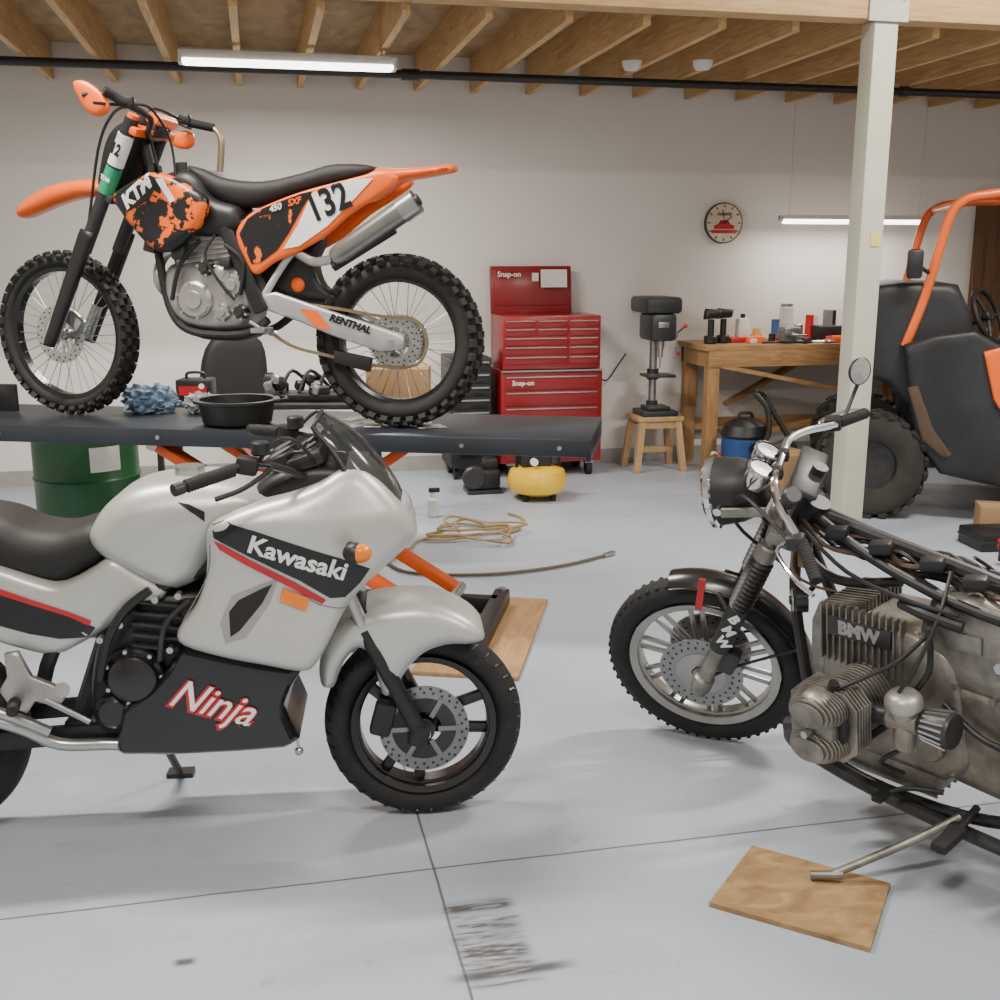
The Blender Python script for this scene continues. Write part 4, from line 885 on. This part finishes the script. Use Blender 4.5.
# ================================================================== SHOP FURNITURE
def shop():
    red=mat('tool_chest_red',(.25,.010,.014),.3,0,.08,5,coat=.3); trim=mat('drawer_trim',(.45,.44,.42),.3,.8); paper=mat('paper',(.75,.74,.7),.7)
    e=empty('rolling_tool_chest',(2.06,7.9,0))
    P=Part('cabinet',e); P.box((0,.02,.45),(.76,.44,.68),red,bev=.008)
    for i,(z,h) in enumerate(((.70,.10),(.585,.10),(.47,.10),(.31,.19),(.17,.07))): P.box((0,-.205,z),(.70,.012,h),red,bev=.004); P.box((0,-.214,z+h*.40),(.68,.010,.008),trim,bev=.002)
    P.box((0,-.205,.785),(.76,.03,.010),trim)
    for x in (-.3,.3):
        for y in (-.14,.18): P.cyl((x-.02,y,.05),(x+.02,y,.05),.05,rubber); P.box((x,y,.10),(.06,.06,.02),steel)
    P.done()
    P=Part('top_chest',e); P.box((0,.02,.985),(.73,.42,.38),red,bev=.008)
    for c in range(3): 
        for z in (1.12,1.06): P.box((-.235+c*.235,-.192,z),(.225,.012,.05),red,bev=.003); P.box((-.235+c*.235,-.201,z+.018),(.21,.010,.006),trim)
    for z in (.995,.93,.86): P.box((-.12,-.192,z),(.46,.012,.055),red,bev=.003); P.box((-.12,-.201,z+.02),(.45,.010,.007),trim)
    for z in (.995,.93,.86): P.box((.235,-.192,z),(.225,.012,.055),red,bev=.003); P.box((.235,-.201,z+.02),(.21,.010,.007),trim)
    P.done()
    P=Part('lid',e); P.box((-.065,.20,1.345),(.62,.03,.35),red,rot=(R_(-6),0,0),bev=.008); P.box((-.065,.185,1.36),(.56,.01,.26),red,rot=(R_(-6),0,0),bev=.004)
    P.text('Snap-on',-.24,1.46,.055,.155,1,whiteg,bold=.001,g=0); P.text('Snap-on',-.22,.70,.05,-.2215,1,whiteg,g=0,bold=.001) 
    P.box((.10,.155,1.43),(.2,.003,.13),paper,rot=(R_(-6),0,0)); P.box((-.04,.168,1.44),(.05,.003,.06),paper); P.done()
    e=empty('black_tool_cabinet',(1.46,7.9,0)); P=Part('body',e); P.box((0,0,.49),(.30,.42,.80),blackp,bev=.01)
    for i in range(8): P.box((0,-.212,.83-.09*i),(.27,.012,.07),blackg,bev=.004); P.box((0,-.220,.855-.09*i),(.26,.008,.010),trim)
    for x in (-.1,.1):
        for y in (-.13,.13): P.cyl((x-.015,y,.045),(x+.015,y,.045),.045,rubber)
    P.done()
    bw=wood('bench_wood',(.30,.16,.06),(.46,.27,.12),(1.5,14,14)); bwv=wood('bench_leg_wood',(.33,.17,.065),(.47,.27,.12),(14,14,1.5))
    e=empty('workbench',(3.22,7.62,0)); P=Part('frame',e)
    P.box((.93,.26,.93),(1.92,.56,.04),bw,bev=.003); P.box((.93,-.005,.85),(1.86,.04,.12),bw,bev=.003); P.box((.02,.26,.85),(.04,.5,.12),bw); P.box((.93,.5,.85),(1.86,.04,.12),bw)
    for x in (.05,1.8):
        for y in (.03,.47): P.box((x,y,.455),(.09,.09,.91),bwv,bev=.004)
    P.beam((.1,-.04,.80),(1.5,-.04,.52),.03,.10,bw,up=(0,1,0)); P.box((.93,.47,.30),(1.8,.04,.09),bw); P.beam((.35,.44,.45),(1.1,.44,.85),.03,.09,bw,up=(0,1,0)); P.beam((.5,.0,.30),(1.7,.0,.50),.03,.09,bw,up=(0,1,0)); P.done()
    e=empty('workbench_tools',(3.22,7.62,.951)); P=Part('items',e); grey=mat('grey_tool',(.2,.2,.2),.5); clr=mat('jar_clear',(.7,.72,.72),.1,0,.02,alpha=.5); wh=mat('white_plastic',(.7,.7,.68),.5)
    for x,y in ((.08,.15),(.20,.2)):
        P.cyl((x,y,0),(x,y,.06),.05,blackp,bev=.008); P.cyl((x,y,.06),(x,y,.18),.024,blackp); P.pillow([(x-.06,.18),(x+.06,.19),(x+.075,.25),(x-.05,.26)],.034,blackp,R=.02,e=.01,yc=y)
    P.box((.32,.25,.02),(.12,.12,.04),redg,bev=.01); P.box((.40,.3,.09),(.10,.08,.18),wh,bev=.02); P.cyl((.40,.3,.18),(.40,.3,.21),.018,blackp)
    P.cyl((.52,.3,0),(.52,.3,.10),.03,mat('yellow_can',(.55,.42,.08),.4)); P.cyl((.56,.12,0),(.56,.12,.07),.025,blackp)
    P.box((.68,.12,.04),(.10,.12,.08),grey,bev=.012); P.box((.68,.02,.09),(.12,.03,.06),steel,bev=.005); P.box((.68,.10,.10),(.12,.10,.05),grey,bev=.01); P.cyl((.68,-.08,.07),(.68,.02,.07),.01,steel); P.cyl((.62,-.08,.07),(.74,-.08,.07),.006,steel)
    P.cyl((.80,.38,0),(.80,.38,.26),.055,clr,bev=.01); P.cyl((.80,.38,.26),(.80,.38,.28),.05,steel); P.cyl((.72,.4,0),(.72,.4,.16),.03,mat('blue_can',(.05,.12,.35),.4))
    for i in range(60):
        x=random.uniform(.42,1.8); y=random.uniform(.02,.34); s_=random.uniform(.02,.055); P.box((x,y,s_/2),(s_*random.uniform(1,3),s_,s_),random.choice([blackp,grey,darkm,redg,steel,wh,blackp,orange]),rot=(0,0,random.uniform(0,3)),bev=.005)
    for i in range(16):
        x=.82+.065*i; y=random.uniform(.28,.46); hh=random.uniform(.08,.24); P.cyl((x,y,0),(x,y,hh),random.uniform(.018,.038),random.choice([wh,blackp,redg,grey,steel,clr]),bev=.004)
    for i in range(6): x=.45+.2*i; P.tube([(x,.05,.01),(x+.1,.0,.015),(x+.2,.04,.01)],.009,random.choice([steel,orange,blackp]),sm=3)
    P.box((1.05,.2,.06),(.2,.14,.12),blackp,bev=.01); P.box((1.35,.25,.05),(.16,.2,.10),darkm,bev=.01)
    P.done()
    e=empty('shop_vacuum',(3.42,7.36,0)); P=Part('vacuum',e); bl=mat('blue_plastic',(.02,.07,.22),.45)
    P.lathe([(0,.05),(.15,.05),(.165,.08),(.165,.30),(.15,.32),(0,.32)],(0,0,0),(0,0,1),bl,32); P.lathe([(.17,.315),(.175,.33),(.15,.40),(.08,.44),(0,.445)],(0,0,0),(0,0,1),blackp,32); P.cyl((0,-.15,.25),(0,-.19,.25),.035,blackp); P.tube([(-.06,0,.43),(-.04,0,.48),(.04,0,.48),(.06,0,.43)],.012,blackp)
    for k in range(4): t=k*math.pi/2+.78; P.sph((.14*math.cos(t),.14*math.sin(t),.03),.03,blackp,seg=12); P.cyl((.14*math.cos(t),.14*math.sin(t),.03),(.14*math.cos(t),.14*math.sin(t),.07),.015,blackp)
    hp=catmull([(0,-.19,.25),(-.02,-.26,.24),(.08,-.22,.36),(.12,-.10,.52),(.08,.02,.62),(.16,.06,.60),(.26,.0,.42),(.36,-.1,.22),(.44,-.16,.05)],10,False)
    P.tube(hp,[.022 if i%2 else .018 for i in range(len(hp))],blackp,seg=10,sm=1); P.done()
    e=empty('plastic_jug',(3.20,7.36,0)); P=Part('jug',e); P.box((0,0,.08),(.11,.09,.16),mat('milky_jug',(.55,.58,.6),.4),bev=.025); P.cyl((.03,0,.16),(.03,0,.19),.02,redg); P.tube([(-.04,0,.14),(-.02,0,.2),(.02,0,.18)],.01,mat('milky_jug',(.55,.58,.6)),seg=8); P.done()
    e=empty('cardboard_box',(4.30,7.30,0),(0,0,.1)); P=Part('box',e); P.box((0,0,.15),(.42,.3,.30),cardb,bev=.003); P.box((0,0,.3015),(.42,.05,.002),mat('tape',(.45,.35,.2),.3)); P.done()
    e=empty('wooden_stool',(2.91,7.86,0)); P=Part('stool',e); lw=wood('stool_wood',(.40,.24,.11),(.54,.36,.19),(14,14,2)); P.box((0,0,.40),(.36,.30,.035),lw,bev=.004); P.box((0,-.12,.36),(.30,.03,.06),lw); P.box((0,.12,.36),(.30,.03,.06),lw)
    for x in (-1,1):
        for y in (-1,1): P.beam((x*.185,y*.15,0),(x*.14,y*.12,.385),.045,.045,lw)
    P.box((0,0,.15),(.30,.04,.04),lw); P.done()
    e=empty('drill_press',(2.91,7.88,.4185)); P=Part('press',e); dg=mat('press_black',(.03,.032,.035),.4,0,.2,8)
    P.box((0,-.03,.02),(.28,.26,.04),dg,bev=.01); P.box((0,-.03,.055),(.18,.18,.03),dg,bev=.01); P.cyl((0,.05,.03),(0,.05,.66),.03,steel); P.cyl((0,.05,.04),(0,.05,.10),.045,dg,bev=.005)
    P.box((0,-.06,.30),(.22,.20,.02),dg,bev=.005); P.cyl((0,.05,.26),(0,.05,.34),.045,dg); P.tube([(.05,.05,.30),(.11,.05,.28)],.01,steel,sm=1)
    P.box((0,-.03,.66),(.20,.30,.20),dg,bev=.03); P.box((0,.02,.82),(.28,.40,.12),dg,bev=.03); P.cyl((.02,.16,.60),(.02,.16,.78),.07,dg,bev=.01)
    P.cyl((0,-.10,.50),(0,-.10,.58),.028,steel); P.cyl((0,-.10,.44),(0,-.10,.50),.02,steel); P.cyl((0,-.10,.36),(0,-.10,.44),.006,steel)
    P.cyl((.10,-.06,.60),(.14,-.06,.60),.025,steel)
    for t in (.5,2.6,4.7): P.tube([(.13,-.06,.60),(.16,-.06+.14*math.cos(t),.60+.14*math.sin(t))],.006,steel,sm=1); P.sph((.16,-.06+.14*math.cos(t),.60+.14*math.sin(t)),.016,redg)
    P.box((-.01,-.185,.68),(.08,.006,.04),trim,bev=.001); P.done()
    e=empty('wall_clock',(3.53,8.16,1.84)); P=Part('clock',e); cr=mat('clock_face',(.62,.55,.42),.6,0,.15,10)
    P.lathe([(0,-.0),(.15,0),(.152,-.01),(.152,.02)],(0,-.005,0),(0,1,0),darkm,48); P.cyl((0,-.018,0),(0,-.006,0),.146,cr,seg=48)
    P.lathe([(.144,-.02),(.149,-.024),(.152,-.02)],(0,0,0),(0,1,0),mat('clock_rim',(.12,.05,.035),.4),48)
    for k in range(12):
        t=k*math.pi/6; P.beam((.115*math.sin(t),-.02,.115*math.cos(t)),(.135*math.sin(t),-.02,.135*math.cos(t)),.008,.003,blackd,up=(0,1,0))
    P.pillow([(-.08,-.045),(-.085,-.02),(-.05,-.01),(-.03,.02),(.03,.02),(.05,-.01),(.085,-.02),(.08,-.045)],.004,redg,R=.005,e=.001,yc=-.019,g=.03); P.box((0,-.02,-.065),(.20,.003,.025),redg)
    P.beam((0,-.026,0),(.06,-.026,.05),.007,.002,blackd,up=(0,1,0)); P.beam((0,-.028,0),(-.02,-.028,.10),.005,.002,blackd,up=(0,1,0)); P.cyl((0,-.03,0),(0,-.018,0),.008,blackd)
    P.text('GARAGE',0,.065,.03,-.0225,1,blackd,g=0,bold=.001); P.done()
    e=empty('extension_cord',(2.55,8.14,0)); P=Part('cord',e); P.tube([(0,0,.75),(.0,-.02,.68),(.06,-.03,.66),(.13,-.04,.76),(.20,-.04,.86)],.006,blackp,seg=6); P.box((0,.012,.76),(.08,.02,.12),wh,bev=.004); P.done()
    gm=mat('drum_green',(.012,.10,.03),.4,.1,.15,5,coat=.2); e=empty('oil_drum',(-.87,5.715,0)); P=Part('drum',e); r=.25
    P.lathe([(0,.012),(r-.01,.012),(r,.0),(r+.006,.006),(r,.02),(r,.26),(r+.007,.27),(r,.28),(r,.52),(r+.007,.53),(r,.54),(r,.78),(r+.006,.79),(r,.80),(r-.01,.79),(0,.79)],(0,0,0),(0,0,1),gm,56)
    P.cyl((.12,0,.79),(.12,0,.81),.03,steel); P.done()
    P=Part('label',e); n=8; vs=[]
    for i in range(n+1):
        a=R_(-78)+R_(34)*i/n
        for z in (.58,.70): vs.append(((r+.003)*math.cos(a),(r+.003)*math.sin(a),z))
    P.add(vs,[[2*i,2*i+2,2*i+3,2*i+1] for i in range(n)],paper); P.done()
    e=empty('air_compressor',(1.78,7.02,0)); P=Part('tank',e); ym=mat('compressor_yellow',(.80,.50,.02),.35,0,.08,5,coat=.3)
    P.lathe([(0,.03),(.12,.035),(.18,.06),(.20,.11),(.20,.15),(.18,.20),(.12,.225),(0,.235)],(0,0,0),(0,0,1),ym,40)
    for k in range(4): t=k*math.pi/2+.7; P.cyl((.13*math.cos(t),.13*math.sin(t),0),(.13*math.cos(t),.13*math.sin(t),.06),.02,rubber)
    P.box((-.02,0,.28),(.2,.14,.12),blackp,bev=.02); P.cyl((.1,-.02,.24),(.1,-.02,.34),.04,darkm,bev=.006); P.tube([(-.14,0,.22),(-.12,0,.40),(.12,0,.40),(.15,0,.22)],.012,blackp); P.cyl((-.05,-.1,.27),(-.05,-.13,.27),.025,whiteg); P.done()
    e=empty('air_hose'); P=Part('hose',e); hm=mat('hose_tan',(.34,.24,.11),.5); pts=[]
    c=W(-.14,6.20)
    for i in range(40):
        t=i*.42; rr=.19+.05*math.sin(i*1.7); pts.append((c.x+.05*math.sin(i*.7)+rr*1.2*math.cos(t),c.y+rr*1.1*math.sin(t)+.03*math.cos(i*1.3),.012+.0014*i))
    P.tube(pts,.0075,hm,seg=7,sm=3); P.tube([pts[-1],W(.1,6.40,.012),W(.14,6.6,.012),W(.05,6.75,.012)],.0075,hm,seg=7)
    P.tube([W(*q) for q in ((-.60,5.62,.012),(-.50,5.45,.012),(-.31,5.38,.012),(0,5.40,.012),(.314,5.54,.012),(.56,5.74,.012),(.60,5.78,.012))],.009,mat('hose_grey',(.12,.10,.07),.5),seg=8); P.cyl(W(.56,5.74,.014),W(.62,5.80,.014),.014,steel)
    P.tube([pts[0],W(-.42,6.1,.012),W(-.5,5.9,.012),W(-.60,5.62,.012)],.0075,hm,seg=7); P.done()
    q=W(-1.088,4.525,ZT+.001); e=empty('oil_drain_pan',q); P=Part('pan',e); P.lathe([(0,.0),(.12,0),(.14,.01),(.155,.09),(.175,.095),(.175,.105),(.15,.105),(.135,.02),(.11,.012),(0,.012)],(0,0,0),(0,0,1),blackp,48); P.tube([(.14,-.06,.10),(.19,-.05,.10),(.2,.03,.10),(.15,.06,.10)],.008,blackp); P.done()
    for nm,r_,d_,m_,sc in (('shop_rag',-1.545,4.88,mat('rag_blue',(.20,.30,.42),.7,0,.5,18),(.13,.09,.075)),('shop_rag',-1.34,4.86,mat('rag_white',(.5,.52,.52),.75,0,.35,18),(.08,.07,.055))):
        e=empty(nm,W(r_,d_,ZT+.001)); P=Part('cloth',e)
        for i in range(5): P.sph((random.uniform(-.5,.5)*sc[0],random.uniform(-.3,.3)*sc[1],sc[2]*.72),(sc[0]*.62,sc[1]*.7,sc[2]*.75),m_,seg=26,jit=.75,fr=3.5,rot=(0,0,i))
        P.V=[(v[0],v[1],max(v[2],0)) for v in P.V]
        P.done(60)
    e=empty('office_chair',W(-1.75,7.25),(0,0,.3)); P=Part('chair',e); P.pillow([(v.x,v.y) for v in catmull([(-.19,.60,0),(-.22,.85,0),(-.14,1.06,0),(.05,1.10,0),(.19,1.04,0),(.22,.82,0),(.19,.6,0)],3)],.05,vinyl,R=.05,e=.015,yc=.0,g=.05)
    P.box((0,-.22,.52),(.46,.44,.08),vinyl,bev=.035); P.cyl((0,-.2,.10),(0,-.2,.49),.025,darkm); P.tube([(0,-.1,.48),(0,.02,.5),(0,.03,.7)],.02,darkm)
    for k in range(5): t=k*2*math.pi/5; P.beam((0,-.2,.12),(.27*math.cos(t),-.2+.27*math.sin(t),.07),.04,.03,blackp); P.sph((.27*math.cos(t),-.2+.27*math.sin(t),.028),.028,rubber,seg=12)
    P.done()
    ca=-.2; c0=W(-1.0,6.1)
    e=empty('utility_cart',c0,(0,0,ca)); P=Part('cart',e)
    P.box((-.12,0,.80),(1.5,.42,.03),darkm,bev=.005); P.box((-.28,0,.25),(1.15,.42,.03),darkm,bev=.005)
    for x in (-.85,.30):
        for y in (-.19,.19): P.box((x,y,.42),(.03,.03,.76),darkm); P.cyl((x-.01,y,.04),(x+.02,y,.04),.04,rubber,seg=14)
    P.done()
    def on(name,dx,dy): 
        return empty(name,(c0.x+dx*math.cos(ca)-dy*math.sin(ca),c0.y+dx*math.sin(ca)+dy*math.cos(ca),.8155),(0,0,ca))
    e=on('cardboard_box',.44,0); P=Part('box',e); P.box((0,0,.09),(.34,.26,.18),cardb,bev=.003); P.box((0,0,.1815),(.34,.05,.002),mat('tape',(.45,.35,.2),.3)); P.done()
    e=on('battery_charger',-.68,-.02); P=Part('case',e); P.box((0,0,.06),(.19,.15,.12),blackp,bev=.012); P.box((0,-.077,.06),(.15,.005,.05),redg); P.tube([(-.05,0,.12),(-.04,0,.15),(.04,0,.15),(.05,0,.12)],.008,blackp); P.cyl((.05,-.08,.085),(.05,-.085,.085),.015,whiteg); P.done()
    e=on('spare_parts',-.05,0); P=Part('parts',e)
    for i in range(20): P.box((random.uniform(-.25,.22),random.uniform(-.10,.10),random.uniform(.05,.12)),(random.uniform(.04,.12),.05,.05),random.choice([blackp,darkm,rubber,steel,blackp]),rot=(random.uniform(-.3,.3),random.uniform(-.3,.3),random.random()*3),bev=.01)
    P.box((0,0,.02),(.5,.24,.04),blackp,bev=.006)
    for i in range(3): P.tube([(-.15+.1*i,-.1,.05),(-.1+.1*i,0,.16),(.0+.1*i,.08,.05)],.01,blackp)
    P.done()
    e=empty('spray_bottle',W(-.42,6.7)); P=Part('bottle',e); P.cyl((0,0,0),(0,0,.12),.035,wh,bev=.01); P.cyl((0,0,.12),(0,0,.15),.015,wh); P.box((.01,0,.17),(.07,.02,.03),blackp,bev=.006); P.done()
    e=empty('small_engine',W(-.12,7.45)); P=Part('engine',e); P.box((0,0,.10),(.22,.2,.14),blackp,bev=.03); P.cyl((-.08,-.12,.12),(-.08,-.08,.12),.08,darkm,bev=.01); P.box((.05,0,.2),(.1,.12,.08),blackp,bev=.02); P.box((0,0,.015),(.24,.2,.03),darkm); P.done()
    for nm,x,y,rz,s in (('cardboard_box',3.46,6.75,.3,(.30,.26,.30)),('cardboard_box',4.24,5.56,-.45,(.26,.20,.16))):
        e=empty(nm,(x,y,0),(0,0,rz)); P=Part('box',e); P.box((0,0,s[2]/2),s,cardb,bev=.003); P.box((0,0,s[2]+.001),(s[0],.05,.002),mat('tape',(.45,.35,.2),.3)); P.box((.04,-s[1]/2-.001,s[2]*.55),(.09,.002,.06),paper); P.done()
    e=empty('socket_set_case',(4.02,5.26,0),(0,0,-.1)); P=Part('case',e); P.box((0,0,.05),(.36,.26,.10),blackp,bev=.012); P.box((0,0,.055),(.365,.265,.012),darkm,bev=.003); P.box((-.02,-.128,.05),(.14,.008,.06),redg,bev=.002); P.text('TOOLS',-.02,.05,.03,-.1335,1,blackd,g=0); P.tube([(-.06,-.13,.03),(-.05,-.16,.03),(.05,-.16,.03),(.06,-.13,.03)],.007,blackp); P.done()
    e=empty('floor_jack',(4.0,4.75,0),(0,0,-.2)); P=Part('jack',e)
    for y in (-.1,.1): P.box((0,y,.07),(.55,.02,.09),blackp,bev=.005)
    for x in (-.22,.22): P.cyl((x,-.13,.04),(x,.13,.04),.04,darkm)
    P.cyl((-.2,0,.13),(-.2,0,.16),.05,steel); P.beam((-.2,0,.13),(.1,0,.08),.06,.05,blackp); P.cyl((.15,0,.1),(.55,0,.35),.014,blackp); P.done()
    P=Part('wooden_board'); vs=[(1.039,2.308),(1.262,2.538),(1.531,2.289),(1.335,2.053)]
    bm=bmesh.new(); v=[bm.verts.new((a,b,.001)) for a,b in vs]; f_=bm.faces.new(v); r=bmesh.ops.extrude_face_region(bm,geom=[f_])
    for q in r['geom']:
        if isinstance(q,bmesh.types.BMVert): q.co.z=.014
    P.addbm(bm,wood('worn_board',(.22,.13,.055),(.42,.27,.125),(4,7,1),dist=1.0)); P.done()
shop()
# ================================================================== camera
cam=bpy.data.cameras.new('camera'); co=bpy.data.objects.new('camera',cam); bpy.context.collection.objects.link(co)
co.location=(0,0,HC); co.rotation_euler=(R_(90)-PI_,0,-TH); cam.lens=39.6; cam.sensor_width=36; cam.clip_start=.05
bpy.context.scene.camera=co
